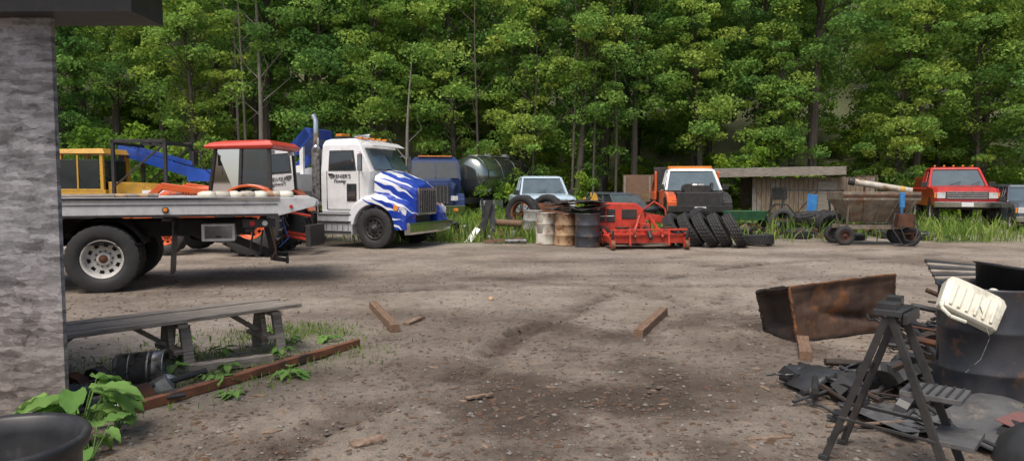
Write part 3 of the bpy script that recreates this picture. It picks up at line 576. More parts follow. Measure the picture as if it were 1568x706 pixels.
b=B(); wheel(b,0,-.98,.53,.28,.29,'black',-1,-.08); wheel(b,0,.98,.53,.28,.29,'black',1,-.08)
for xx in(-5.1,-6.4):
    for yy,sd in((-1.05,-1),(-.72,-1),(.72,1),(1.05,1)): wheel(b,xx,yy,.52,.26,.29,'rim',sd,.05)
b.build('wheels',e)
b=B()
b.box((-5.3,0,1.28),(5.6,2.3,.42),'white'); b.box((-2.65,0,1.6),(.3,2.2,.7),'white')
for s in(-1,1):
    b.beam((-2.5,s*.45,3.1),(-4.3,s*.45,1.5),.1,.32,'blue'); b.beam((-2.75,s*.45,1.5),(-2.75,s*.45,3.0),.08,.12,'white'); b.beam((-2.8,s*.45,2.1),(-3.6,s*.45,2.0),.08,.2,'white')
b.prism([(-2.4,3.2),(-2.6,3.24),(-3.2,2.7),(-3.05,2.48),(-2.45,2.95)],-.5,.5,'blue')
b.beam((-3.2,0,1.9),(-7.3,0,1.95),.4,.36,'blue'); b.beam((-7.0,0,1.98),(-10.3,0,2.78),.3,.3,'blue'); b.beam((-7.2,0,2.3),(-9.6,0,2.82),.12,.12,'blue'); b.beam((-10.1,0,2.7),(-10.4,0,2.25),.2,.2,'blue')
for xx in(-8.0,-8.9,-9.6): b.beam((xx,0,2.2+(-8-xx)*.24),(xx-.15,0,2.55+(-8-xx)*.2),.1,.1,'blue')
b.cyl((-10.35,-.2,2.7),(-10.35,.2,2.7),.12,.12,'black',12); b.tube([(-3.4,-.1,2.6),(-3.1,-.1,2.9),(-5.0,-.2,2.2)],.012,'black',5)
b.build('wrecker_body_and_boom',e,.012)
text("GRENIER'S",e,(-1.13,-.962,1.83),(90,0,0),.145,'black','door_lettering')
text("Towing",e,(-1.16,-.962,1.71),(90,0,0),.13,'black','door_lettering_script',shear=.4)
# ------------------------------------------------------------------ orange tractor
e=empty('farm_tractor',(-5.95,17.1,0),176)
b=B()
zb,zt=1.15,2.5
cor=[((-.45,s*.78,zb+.25),(-.4,s*.72,zt)) for s in(-1,1)]+[((1.15,s*.6,zb),(.9,s*.66,zt)) for s in(-1,1)]+[((.3,s*.8,zb+.05),(.25,s*.74,zt)) for s in(-1,1)]
for a,c in cor: b.beam(a,c,.07,.07,'black')
b.build('cab_frame',e,.01)
b=B(); b.loft([[(-.5,-.82,2.48),(1.1,-.78,2.48),(1.1,.78,2.48),(-.5,.82,2.48)],[(-.55,-.86,2.56),(1.15,-.8,2.54),(1.15,.8,2.54),(-.55,.86,2.56)],[(-.45,-.78,2.66),(1.0,-.72,2.62),(1.0,.72,2.62),(-.45,.78,2.66)],[(-.25,-.5,2.7),(.75,-.5,2.68),(.75,.5,2.68),(-.25,.5,2.7)]],'redroof'); b.build('roof',e,.02)
b=B()
for s in(-1,1):
    b.add([(-.43,s*.765,1.42),(.29,s*.79,1.22),(.25,s*.735,2.47),(-.39,s*.715,2.47)],[(0,1,2,3)],'cabglass'); b.add([(.32,s*.785,1.22),(1.12,s*.6,1.17),(.89,s*.66,2.47),(.28,s*.735,2.47)],[(0,1,2,3)],'cabglass')
b.add([(1.14,-.58,1.17),(1.14,.58,1.17),(.9,.63,2.47),(.9,-.63,2.47)],[(0,1,2,3)],'cabglass'); b.add([(-.45,-.75,1.42),(-.45,.75,1.42),(-.4,.7,2.47),(-.4,-.7,2.47)],[(0,1,2,3)],'cabglass')
b.build('cab_windows',e)
b=B(); b.box((.0,0,1.15),(.5,.5,.14),'black'); b.box((-.22,0,1.5),(.14,.5,.7),'black',rot=(0,-10,0)); b.beam((.75,0,1.1),(.5,0,1.65),.06,.06,'black'); b.rev([(.2,0),(.19,.02),(.18,0),(.19,-.02)],'black',16,True,TR(.48,0,1.68,0,70,0)@Matrix.Rotation(R(90),4,'X'),closed=True); b.box((.8,0,1.2),(.2,.8,.4),'black')
b.build('seat_and_controls',e,.02)
b=B(); secs=[]
for x_,w,zt_,zb_ in[(1.1,.42,1.62,.8),(1.8,.41,1.6,.8),(2.4,.38,1.5,.8),(2.62,.34,1.38,.85)]: secs.append([(x_,-w,zb_),(x_,-w,zt_-.12),(x_,-w+.1,zt_),(x_,w-.1,zt_),(x_,w,zt_-.12),(x_,w,zb_)])
b.loft(secs,'orange')
for s in(-1,1):
    fa=arc(0,.76,.9,15,165,12); fb=arc(0,.76,.84,165,15,12); b.prism(fa+fb,s*.58,s*1.02,'orange')
    b.beam((1.0,s*.55,1.45),(2.3,s*.55,1.62),.1,.16,'orange'); b.beam((2.3,s*.55,1.62),(3.6,s*.55,.5),.09,.16,'orange'); b.beam((1.0,s*.5,1.4),(1.2,s*.5,.6),.1,.2,'orange'); b.beam((1.2,s*.55,1.0),(2.4,s*.55,1.3),.06,.06,'black')
b.prism([(3.5,.2),(4.1,.1),(4.1,.14),(3.7,.85),(3.5,.8)],-.9,.9,'orange')
b.box((2.7,0,1.05),(.1,.55,.4),'black'); b.build('hood_fenders_loader',e,.015)
b=B(); b.box((1.0,0,.7),(2.8,.4,.45),'black'); b.box((0,0,.75),(.4,1.3,.3),'black'); b.box((2.1,0,.5),(.2,1.3,.16),'black')
b.beam((-.3,-.3,.5),(-1.2,-.35,.35),.06,.06,'mred'); b.beam((-.3,.3,.5),(-1.2,.35,.35),.06,.06,'mred'); b.beam((-.5,0,1.0),(-1.1,0,.9),.05,.05,'mred'); b.box((-1.2,0,.45),(.12,1.0,.5),'black'); b.tube([(.95,.86,1.9),(1.1,.98,2.1),(1.1,.98,2.4)],.015,'black')
for s in(-1,1): b.box((1.2,s*1.05,2.25),(.05,.2,.3),'black'); b.tube([(1.0,s*.7,2.4),(1.2,s*1.05,2.4)],.012,'black'); b.box((-.4,s*.6,2.42),(.1,.18,.1),'lens')
b.build('drivetrain',e,.01)
b=B()
for s in(-1,1):
    Mx=TR(0,s*.8,.76); tire(b,Mx,.74,.4,.36,lug=0); rim(b,Mx,.4,.36,'orange',s)
    for k in range(22):
        a=2*math.pi*k/22
        for t in(-1,1):
            Mk=Mx@Matrix.Rotation(-a-(.14 if t>0 else 0),4,'Y')@Matrix.Translation((.745,t*.1,0))@Matrix.Rotation(R(35*t),4,'X')
            old=b.M; b.M=Mk; b.box((0,0,0),(.07,.24,.05),'rubber'); b.M=old
    Mx=TR(2.1,s*.72,.5); tire(b,Mx,.48,.3,.26,lug=.025,seg=36); rim(b,Mx,.3,.26,'orange',s)
b.build('wheels',e)
text('KUBOTA',e,(1.9,.425,1.4),(90,0,180),.15,'white','hood_lettering')
# ------------------------------------------------------------------ generic pickup / car
def greenhouse(b,xb0,xb1,xt0,xt1,wb,wt,z0,z1,paint,front='wglass',mids=(.45,)):
    cb=[(xb0,-wb,z0),(xb1,-wb,z0),(xb1,wb,z0),(xb0,wb,z0)]; ct=[(xt0,-wt,z1),(xt1,-wt,z1),(xt1,wt,z1),(xt0,wt,z1)]
    k=.975; ib=[(xb0+.03,-wb*k,z0),(xb1-.03,-wb*k,z0),(xb1-.03,wb*k,z0),(xb0+.03,wb*k,z0)]; it=[(xt0+.03,-wt*k,z1),(xt1-.03,-wt*k,z1),(xt1-.03,wt*k,z1),(xt0+.03,wt*k,z1)]
    b.loft([ib,it],'glass'); b.add([Vector(p)+Vector((.006,0,0)) for p in(ib[1],ib[2],it[2],it[1])],[(0,1,2,3)],front)
    for a,c in zip(cb,ct): b.beam(a,c,.08,.08,paint)
    for m_ in mids:
        for s in(-1,1): b.beam((xb0+(xb1-xb0)*m_,s*wb,z0),(xt0+(xt1-xt0)*m_,s*wt,z1),.03,.07,paint)
    e_=.04
    b.loft([[(xt0-e_,-wt-e_,z1-.02),(xt1+e_,-wt-e_,z1-.02),(xt1+e_,wt+e_,z1-.02),(xt0-e_,wt+e_,z1-.02)],[(xt0,-wt,z1+.06),(xt1-.02,-wt,z1+.05),(xt1-.02,wt,z1+.05),(xt0,wt,z1+.06)],[(xt0+.15,-wt+.15,z1+.09),(xt1-.2,-wt+.15,z1+.08),(xt1-.2,wt-.15,z1+.08),(xt0+.15,wt-.15,z1+.09)]],paint)
def pickup(name,loc,yaw,paint,S=1,bed=True,lift=0,suv=False,bumper='chrome',hood=True,cab=None):
    e=empty(name,loc,yaw); e.scale=(S,S,S); z=lift; cab=cab or paint
    b=B(); W=.97; hb=1.12+z; hh=hb if hood else hb-.3
    body=[(2.75,.5+z),(2.8,.8+z),(2.74,hh-.12),(2.6,hh-.02),(1.5,hh+.05),(1.3,hh+.04),(1.25,hb-.02),(-.35 if not suv else -2.3,hb-.02)]
    if not suv: body+=[(-.4,hb-.02),(-2.55,hb+.0)]
    body+=[(-2.6,hb-.1),(-2.6,.55+z)]
    body+=[(-2.0,.55+z)]+arc(-1.55,.45+z*.5,.47,165,15,8)+[(-1.05,.45+z),(1.45,.45+z)]+arc(1.9,.45+z*.5,.47,165,15,8)+[(2.4,.5+z)]
    def sl(y,fx,dz=0): return [(x_ if x_<1.3 else x_-fx*(x_-1.3),y,z_-(dz if z_>.95+z else 0)) for x_,z_ in body]
    b.loft([sl(-W,.07,.05),sl(-W*.88,.02),sl(-W*.5,.0,-.015),sl(W*.5,.0,-.015),sl(W*.88,.02),sl(W,.07,.05)],paint)
    b.build('body',e,.03)
    b=B()
    if suv: greenhouse(b,-2.35,1.25,-2.0,.45,.9,.72,hb-.02,1.68+z,cab,mids=(.33,.66))
    else: greenhouse(b,-.45,1.3,-.4,.6,.9,.74,hb-.02,1.78+z,cab)
    b.build('cabin',e,.015)
    b=B()
    if hood:
        b.box((2.795,0,.84+z),(.04,1.25,.26),'black')
        for k in range(4): b.box((2.82,0,.745+z+.065*k),(.02,1.2,.02),'chrome')
        for s in(-1,1): b.box((2.76,s*.76,.84+z),(.09,.26,.2),'lens'); b.box((2.71,s*.93,.84+z),(.1,.06,.18),'amber')
    for s in(-1,1): b.box((1.15,s*1.06,1.22+z),(.1,.2,.18),'black'); b.box((-2.6,s*.85,.95+z),(.05,.18,.3),'redlens')
    b.prism([(2.78,.42+z),(2.95,.44+z),(2.96,.62+z),(2.78,.64+z)],-.98,.98,bumper); b.box((2.965,0,.53+z),(.01,.35,.14),'white')
    if bed and not suv: b.box((-1.5,0,hb),(2.0,1.7,.02),'black')
    b.tube([(1.33,-.4,hb+.02),(1.15,.1,hb+.2)],.012,'black',5); b.tube([(1.33,.3,hb+.02),(1.15,.7,hb+.2)],.012,'black',5)
    b.box((.2,0,.45+z),(4.6,1.5,.2),'black'); b.build('trim',e,.01)
    b=B(); Rw=.39+z*.5
    for xx in(1.9,-1.55):
        for s in(-1,1): wheel(b,xx,s*.84,Rw,.24,.22,'rim',s,0,.008,40)
    b.build('wheels',e)
    return e
pickup('pickup_truck',(1.1,28.2,0),-84,'ltblue',lift=.15)
e=pickup('red_truck',(19.0,30.6,0),-112,'red',S=1.15,lift=.25)
b=B()
for k in range(5): b.box((.3,-.6+.3*k,2.15),(.12,.07,.06),'amber')
b.box((-1.6,0,1.5),(2.0,1.7,.5),'red'); b.build('cargo_body_and_lights',e,.02)
pickup('parked_car',(19.9,27.2,-.08),-114,'silver',suv=True)
# ------------------------------------------------------------------ blue truck with tank
e0=empty('tanker_truck',(-3.35,31.0,0),-122)
e=empty('tractor_unit',(0,0,0),40,parent=e0)
b=B()
b.loft([[(-.4,-1.1,1.0),(-1.9,-1.1,1.0),(-1.9,1.1,1.0),(-.4,1.1,1.0)],[(-.3,-1.15,1.9),(-1.9,-1.15,1.9),(-1.9,1.15,1.9),(-.3,1.15,1.9)],[(-.62,-1.05,2.75),(-1.9,-1.05,2.75),(-1.9,1.05,2.75),(-.62,1.05,2.75)],[(-.85,-.9,2.92),(-1.8,-.9,2.92),(-1.8,.9,2.92),(-.85,.9,2.92)]],'dkblue')
b.loft([[(x_,-w,.85),(x_,-w,zt_-.25),(x_,-w+.25,zt_),(x_,w-.25,zt_),(x_,w,zt_-.25),(x_,w,.85)] for x_,w,zt_ in[(-.35,.95,1.98),(.7,.82,1.85),(1.15,.72,1.7)]],'dkblue')
for s in(-1,1): b.prism([(-.6,.6),(-.55,1.1),(-.2,1.3),(.5,1.3),(.85,1.05),(.9,.7),(.6,.7)]+arc(.15,.5,.58,10,170,10),s*.75,s*1.22,'dkblue')
b.build('cab',e,.03)
b=B(); b.panel([(-.28,-1.05,1.95),(-.28,1.05,1.95),(-.57,.95,2.66),(-.57,-.95,2.66)],.02,'glass'); b.box((-.42,0,2.3),(.1,.05,.7),'dkblue',rot=(0,-22,0))
for s in(-1,1): b.panel([(-1.6,s*1.155,1.95),(-.6,s*1.155,1.95),(-.8,s*1.075,2.6),(-1.6,s*1.075,2.6)][::(1 if s<0 else -1)],.012,'glass'); b.box((-.2,s*1.35,2.2),(.08,.12,.5),'black'); b.tube([(-.4,s*1.1,2.5),(-.2,s*1.35,2.45)],.02,'black')
b.box((1.18,0,1.25),(.05,1.1,.75),'black')
for k in range(7): b.box((1.21,-.45+.15*k,1.25),(.02,.025,.72),'chrome')
b.prism([(1.1,.45),(1.4,.45),(1.42,.8),(1.1,.8)],-1.2,1.2,'chrome')
for s in(-1,1): b.box((1.2,s*.75,1.1),(.08,.3,.2),'lens'); b.box((1.43,s*.8,.62),(.02,.2,.12),'amber')
b.box((-.75,0,2.95),(.1,1.5,.05),'amber'); b.build('windows_and_trim',e,.012)
e=e0
b=B(); b.rev([(0,0),(.5,.02),(.85,.12),(.98,.3),(.98,4.5),(.85,4.68),(.5,4.78),(0,4.8)],'tank',40,True,TR(-2.25,0,2.05,rz=90))
for xx in(-2.7,-4.0,-5.3,-6.6): b.rev([(.985,-.04),(1.0,-.04),(1.0,.04),(.985,.04)],'chrome',40,False,TR(xx,0,2.05,rz=90))
b.box((-4.6,0,3.05),(3.5,.5,.04),'alu'); b.cyl((-4.0,0,3.0),(-4.0,0,3.2),.25,.25,'alu'); b.cyl((-5.7,0,3.0),(-5.7,0,3.2),.25,.25,'alu'); b.build('tank',e)
b=B()
for s in(-1,1): b.box((-3.2,s*.42,.95),(7.2,.1,.28),'black'); b.box((-3.0,s*.95,.7),(1.2,.5,.5),'alu')
b.build('chassis',e,.01)
b=B()
for xx in(.15,-4.9,-6.2):
    for s in(-1,1): wheel(b,xx,s*1.0,.5,.3,.28,'rim',s,0,.01,40)
b.build('wheels',e)
# ------------------------------------------------------------------ stripped tow truck
e=pickup('stripped_tow_truck',(6.75,27.0,0),-97,'rustblack',S=1.08,lift=.25,bumper='black',hood=False,cab='white')
b=B()
b.box((.1,0,2.14),(.3,1.5,.1),'amber'); b.box((.1,0,2.07),(.1,1.2,.04),'black')
for s in(-1,1):
    b.prism([(1.25,1.15),(1.35,1.32),(1.9,1.3),(2.5,1.2),(2.83,1.0),(2.83,.7),(2.6,1.0),(2.2,1.14),(1.5,1.12)],s*.7,s*1.0,'orange' if s<0 else 'black')
    b.box((.4,s*.985,1.05),(1.5,.03,.6),'white' if s>0 else 'orange')
b.box((2.0,0,1.2),(1.3,1.3,.2),'black'); b.box((2.1,.1,1.4),(.6,.6,.25),'black'); b.cyl((1.7,-.3,1.42),(2.3,-.3,1.42),.16,.16,'black'); b.cyl((2.3,.2,1.5),(2.3,-.2,1.5),.1,.1,'galv'); b.box((2.86,0,1.05),(.08,1.4,.5),'black'); b.tube([(1.6,.4,1.3),(1.9,.5,1.6),(2.3,.45,1.35)],.04,'black')
b.box((-1.6,0,1.75),(.1,2.2,.9),'black')
for s in(-1,1): b.beam((-.6,s*1.1,1.0),(-.6,s*1.1,2.0),.08,.08,'orange'); b.box((-1.7,s*1.12,1.15),(2.4,.08,.3),'orange'); b.beam((-.6,s*1.1,2.0),(-2.6,s*1.1,1.3),.07,.07,'orange')
b.build('front_end_and_bed',e,.015)
# ------------------------------------------------------------------ yellow machine
e=empty('yellow_loader',(-12.9,22.2,0),178)
b=B()
for x_ in(-.5,.9):
    for s in(-1,1): b.beam((x_,s*.7,1.4),(x_*.9,s*.65,2.62),.1,.1,'yellow')
b.loft([[(-.6,-.75,2.6),(1.0,-.75,2.6),(1.0,.75,2.6),(-.6,.75,2.6)],[(-.5,-.68,2.76),(.9,-.68,2.74),(.9,.68,2.74),(-.5,.68,2.76)]],'yellow')
b.box((.2,0,1.15),(1.6,1.5,.7),'yellow'); b.loft([[(x_,-.6,.8),(x_,-.6,z_),(x_,.6,z_),(x_,.6,.8)] for x_,z_ in((-.6,1.75),(-1.6,1.7),(-2.0,1.5))],'yellow')
b.box((0,0,.65),(3.6,1.1,.35),'black'); b.box((.2,.72,1.95),(1.2,.02,.95),'glass'); b.box((.95,0,1.95),(.02,1.2,.95),'glass'); b.box((-.45,0,1.95),(.02,1.2,.9),'glass'); b.box((.2,.74,1.5),(1.4,.03,.06),'yellow'); b.box((.25,.74,2.0),(.05,.03,1.1),'yellow')
b.build('body_and_cab',e,.02)
b=B()
for x_,s in((-.9,-1),(-.9,1),(-2.5,-1),(-2.5,1)): b.beam((x_-0,s*.8,1.2),(x_,s*.8,3.0),.09,.09,'black')
for s in(-1,1): b.beam((-.85,s*.8,2.97),(-2.55,s*.8,2.97),.09,.1,'black'); b.beam((-.9,s*.8,1.6),(-2.5,s*.8,2.9),.05,.05,'black')
b.beam((-.9,-.8,2.9),(-.9,.8,2.9),.08,.08,'black'); b.beam((-2.5,-.8,2.9),(-2.5,.8,2.9),.08,.08,'black')
for k in range(4): b.beam((-1.2-.35*k,-.8,3.0),(-1.2-.35*k,.8,3.0),.05,.04,'black')
b.build('guard_frame',e,.006)
b=B()
for x_ in(1.1,-1.3):
    for s in(-1,1): wheel(b,x_,s*.85,.6,.4,.3,'yellow',s,0,.03,36)
b.build('wheels',e)
# ------------------------------------------------------------------ drums
def drum(name,loc,mat,r=.29,h=.88,rot=None,open_=True,dent=0):
    b=B(); Mx=Matrix.Rotation(R(90),4,'X')
    p=[(0,0),(r*.96,0),(r,.01),(r*1.02,.015),(r,.03),(r,h*.3),(r+.012,h*.32),(r+.012,h*.34),(r,h*.36),(r,h*.63),(r+.012,h*.65),(r+.012,h*.67),(r,h*.69),(r,h-.03),(r*1.02,h-.015),(r*1.02,h),(r*.97,h)]
    p+=[(r*.96,h-.03),(r*.95,.03),(0,.03)] if open_ else [(r*.96,h-.02),(0,h-.018)]
    b.rev(p,mat,40,True,Mx,rmod=(lambda j,i: -dent*math.exp(-((i-24)/4)**2) if 5<j<14 else 0))
    if not open_: b.cyl((r*.6,0,h-.02),(r*.6,0,h-.002),.03,.03,'black',10); b.cyl((-r*.6,.1,h-.02),(-r*.6,.1,h-.004),.015,.015,'black',8)
    return b.build(name,None,0,loc,rot)
drum('steel_drum',(.62,21.5,0),'greydrum',rot=(2,0,40)); drum('plastic_drum',(.95,19.6,0),'whitedrum',rot=(0,1,80),dent=.02); drum('rusty_drum',(1.44,19.3,0),'tan',.28,.86,dent=.03); drum('steel_drum',(2.0,18.7,0),'navydrum',.33,.9,open_=False,dent=.02); drum('steel_drum',(1.75,20.0,0),'rust',.29,.86)
b=B(); rs=random.Random(12)
for k in range(14): b.box((rs.uniform(-.7,.7),rs.uniform(-.3,.3),.02+.025*k),(rs.uniform(.3,.9),rs.uniform(.2,.6),.02),rs.choice(['black','rustblack','matg','black']),rot=(rs.uniform(-8,8),rs.uniform(-12,12),rs.uniform(0,90)))
b.beam((-.5,.1,.3),(.3,-.1,.36),.05,.05,'black'); b.prism([(.35,.3),(.6,.33),(.56,.5),(.48,.58),(.42,.42)],.0,.04,'yellow')
b.tube([(.1,0,.3),(.5,.1,.45),(.7,0,.35)],.03,'black'); b.tube([(-.8,-.2,.1),(-.3,-.3,.2),(.2,-.3,.05),(.6,-.35,.12)],.02,'blackpl'); b.build('scrap_metal_pile',None,.003,(1.75,19.2,.88))
def junk(name,loc,seed,n,ext,mats,hmax,pb=.35,sc_=1):
    rs=random.Random(seed); b=B()
    for k in range(n):
        x=rs.uniform(-ext[0],ext[0]);y=rs.uniform(-ext[1],ext[1]);t=rs.random(); mt=rs.choice(mats); zz=rs.uniform(.04,hmax)*(1-abs(x)/ext[0]*.6)
        if t<pb:
            w_=rs.uniform(.1,.4)*sc_; b.box((x,y,zz),(w_,rs.uniform(.08,.3)*sc_,rs.uniform(.03,.14)*sc_),mt,rot=(rs.uniform(-30,30),rs.uniform(-30,30),rs.uniform(0,180)),top=(rs.uniform(.4,1),rs.uniform(.4,1)))
        elif t<.62: 
            a=rs.uniform(0,3.14);l=rs.uniform(.2,.6)*sc_; b.cyl((x-math.cos(a)*l,y-math.sin(a)*l,zz*rs.random()+.03),(x+math.cos(a)*l,y+math.sin(a)*l,zz+.03),rs.uniform(.01,.04)*sc_,None,mt,8)
        elif t<.74: b.rev([(.03,-.03),(.13,-.04),(.13,.04),(.03,.04)],mt,16,False,TR(x,y,zz,rs.uniform(0,90),rs.uniform(0,90),rs.uniform(0,90)),closed=True)
        else:
            pts=[Vector((x,y,zz))]; a=rs.random()*6.28; tr_=rs.uniform(-.7,.7)
            for q_ in range(12): a+=tr_+rs.uniform(-.3,.3); pts.append(pts[-1]+Vector((math.cos(a)*.07,math.sin(a)*.07,rs.uniform(-.03,.025))))
            b.tube(pts,rs.uniform(.008,.018),'blackpl',6)
    return b.build(name,None,.006,loc)
junk('engine_parts',(-2.0,21.2,0),1,50,(.65,.4),['black','rust','rustblack','galv','blackpl'],.8)
junk('scrap_pile',(-.9,21.0,0),2,44,(1.1,.4),['rust','rust2','wood','black','greydrum'],.45)
junk('scrap_pile',(.1,21.4,0),3,22,(.7,.3),['rust','galv','black'],.4)
b=B(); b.beam((-.1,0,0),(.18,.25,1.2),.3,.05,'black'); b.beam((.15,0,0),(-.05,.3,1.25),.06,.06,'black'); b.beam((.3,0,0),(.25,.3,1.1),.16,.05,'black'); b.build('leaning_steel_bracket',None,.006,(-.85,20.6,0))
b=B(); b.panel([(-.22,0,.0),(.0,-.05,.02),(.24,.2,.36),(.1,.25,.42)],.012,'white'); b.build('bent_white_panel',None,.0,(-1.15,20.2,0))
b=B(); b.beam((-.6,0,.05),(.5,.05,.12),.09,.09,'woodbrown'); b.cyl((.0,-.2,.07),(.6,-.1,.07),.06,None,'galv'); b.build('scrap_pipe_and_post',None,.0,(-.2,20.0,0))
b=B(); b.cyl((-.5,0,.55),(.3,0,.5),.1,.1,'woodbrown'); b.cyl((-.5,0,.3),(.4,.1,.3),.04,None,'rust2'); b.beam((-.4,0,0),(-.4,0,.5),.06,.06,'rust'); b.beam((.25,0,0),(.25,0,.5),.06,.06,'rust'); b.build('log_on_stand',None,.0,(-.0,20.9,0))
b=B(); Mx=TR(0,0,.62); tire(b,Mx,.62,.3,.4,lug=.03,seg=36)
b.rev([(.4,-.1),(.41,-.12),(.36,-.1),(.35,0),(.36,.1),(.4,.1)],'rust2',32,True,Mx)
for k in range(8):
    a=k*math.pi/4; b.cyl(Mx@Vector((0,0,0)),Mx@Vector((.36*math.cos(a),0,.36*math.sin(a))),.02,.02,'rust2',6)
b.rev([(.1,-.08),(.1,.08),(0,.08)],'rust2',12,True,Mx); b.cyl((0,-.1,.62),(0,1.4,.62),.05,None,'rust')
Mx=TR(0,1.5,.62); tire(b,Mx,.62,.3,.4,lug=.03,seg=36); b.box((.6,.75,.7),(1.2,.4,.5),'rust2'); b.build('old_tractor_axle',None,0,(.35,22.8,.1),(0,0,-35))
# ------------------------------------------------------------------ red mower + body
e=empty('finishing_mower',(3.45,18.35,0),4)
b=B()
b.prism([(-1.0,.16),(1.0,.16),(1.02,.34),(.7,.4),(-.7,.4),(-1.02,.34)],-.35,.45,'mred')
for x_ in(-.6,0,.6): b.cyl((x_,.05,.4),(x_,.05,.52),.13,.1,'mred'); b.cyl((x_,.05,.52),(x_,.05,.56),.16,.16,'rust')
b.box((0,.05,.52),(.26,.26,.26),'mred'); b.cyl((0,-.1,.55),(0,-.42,.5),.05,.05,'black'); b.cyl((0,-.42,.5),(0,-.66,.3),.06,.05,'black')
for s in(-1,1):
    b.beam((s*.35,-.3,.38),(s*.12,.0,.85),.05,.07,'mred'); b.beam((s*.12,.0,.85),(s*.3,.45,.4),.03,.06,'mred'); b.beam((s*.35,-.45,.3),(s*.35,-.3,.5),.05,.12,'mred')
    for yy in(-.55,.7):
        x_=s*.95; b.beam((x_,yy*.5,.36),(x_,yy,.44),.08,.06,'mred'); b.cyl((x_,yy,.28),(x_,yy,.5),.03,None,'black'); b.box((x_-.06,yy,.2),(.02,.08,.24),'mred'); b.box((x_+.06,yy,.2),(.02,.08,.24),'mred'); b.cyl((x_-.05,yy,.13),(x_+.05,yy,.13),.13,.13,'rust2',18)
b.beam((-.95,-.36,.37),(.95,-.36,.37),.05,.06,'mred'); b.beam((-1.0,-.5,.5),(1.0,-.45,.52),.05,.05,'mred')
for x_ in(-.5,.5): b.beam((x_,-.5,.5),(x_,-.55,.12),.04,.05,'mred')
b.build('deck_frame_and_casters',e,.008)
e=empty('red_machine_body',(2.95,19.6,0),-6)
b=B()
b.prism([(-.75,.3),(-.75,1.05),(-.6,1.15),(.45,1.13),(.65,.95),(.75,.55),(.75,.3),(.6,.3),(.55,.5),(-.05,.5),(-.05,.3)],.3,.36,'mred')
b.prism([(-.75,.3),(-.75,1.05),(-.6,1.15),(.45,1.13),(.65,.95),(.75,.55),(.75,.3),(.6,.3),(.55,.5),(-.05,.5),(-.05,.3)],-.42,-.36,'mred')
b.panel([(-.6,-.36,1.14),(.45,-.36,1.12),(.45,.3,1.12),(-.6,.3,1.14)],.03,'mred'); b.panel([(.47,-.36,1.12),(.66,-.36,.95),(.66,.3,.95),(.47,.3,1.12)],.03,'mred'); b.box((-.76,-.03,.7),(.03,.66,.7),'mred')
b.box((-.35,-.43,.82),(.5,.02,.35),'black'); b.box((.28,-.43,.86),(.4,.02,.26),'black'); b.box((-.35,-.445,.82),(.04,.02,.35),'mred'); b.box((-.35,-.445,.8),(.46,.02,.03),'chrome')
b.box((0,0,.4),(1.3,.6,.3),'black'); b.cyl((-.75,-.35,1.1),(-.75,-.35,1.45),.02,None,'yellow'); b.beam((-.85,-.3,1.0),(-.95,-.2,1.3),.03,.12,'yellow')
b.box((.95,-.1,.75),(.5,.35,.2),'mred',rot=(0,12,10)); b.tube([(.7,-.3,1.0),(.95,-.35,1.2),(1.25,-.3,1.0),(1.3,-.3,.6)],.025,'mred'); b.build('panels',e,.012)
b=B()
for x_ in(-.45,.4): wheel(b,x_,-.42,.27,.2,.13,'rim',-1,0,.01,30)
b.build('wheels',e)
# ------------------------------------------------------------------ tyres
def loose_tire(loc,yaw,lean,Rr=.5,W=.28,name='truck_tire',roll=0):
    b=B(); tire(b,I4,Rr,W,Rr*.55,'rubber',.014,84); b.rev([(Rr*.55,-W*.36),(Rr*.6,-W*.3),(Rr*.6,W*.3),(Rr*.55,W*.36)],'black',40,True)
    ob=b.build(name); ob.matrix_world=Matrix.Translation(loc)@Matrix.Rotation(R(yaw),4,'Z')@Matrix.Rotation(R(lean),4,'X')@Matrix.Rotation(R(roll),4,'Y'); return ob
for k in range(5):
    loose_tire((4.45+.37*k,18.95-.05*k+.05*(k%2),.44),[58,64,66,70,74][k],[-37,-33,-34,-29,-30][k],.5,.28,roll=k*11)
loose_tire((5.95,22.3,.47),20,10,.48); loose_tire((7.2,22.6,.14),0,90,.48); loose_tire((6.75,19.4,.14),15,84,.46)
rs=random.Random(8)
pile=empty('tire_pile',(0,0,0))
for k in range(24):
    x_=rs.uniform(9.0,12.4); y_=rs.uniform(22.6,25.0); fl=rs.random()<.55; rr_=rs.uniform(.3,.44)
    o=loose_tire((x_,y_,.12+(.22*(k%3) if fl else .32)),rs.uniform(0,180),rs.uniform(70,100) if fl else rs.uniform(10,40),rr_,.22,'tire'); o.parent=pile
loose_tire((8.9,21.9,.12),0,88,.42,.22); loose_tire((10.2,21.2,.1),20,92,.4,.2)
b=B()
P=[(-1.2,-.5),( -1.2,.6),(1.2,-.5),(1.2,.6)]
for x_,y_ in P: b.beam((x_,y_,0),(x_*.85,y_,1.5),.06,.06,'black')
for y_ in(-.5,.6): b.beam((-1.1,y_,1.5),(1.1,y_,1.45),.06,.06,'black'); b.beam((-1.1,y_,.6),(1.1,y_,.7),.05,.05,'rust')
b.beam((-1.02,-.5,1.5),(-1.02,.6,1.5),.05,.05,'black'); b.beam((1.02,-.5,1.45),(1.02,.6,1.45),.05,.05,'black'); b.beam((-1.1,-.5,.1),(.2,-.5,1.5),.04,.04,'rust')
b.panel([(-.25,-.55,.75),(.1,-.55,.7),(.15,-.53,1.3),(-.2,-.53,1.35)],.015,'bluepl'); b.build('steel_rack',None,.005,(10.7,25.6,0))
b=B(); b.loft([[(-.6,-.2,.5),(.6,-.2,.5),(.6,.2,.5),(-.6,.2,.5)],[(-.65,-.3,.8),(.65,-.3,.8),(.65,.3,.8),(-.65,.3,.8)]],'green'); b.beam((-.75,0,.35),(.75,0,.35),.06,.08,'rust'); b.beam((0,-.3,.35),(0,-1.0,.3),.07,.07,'rust')
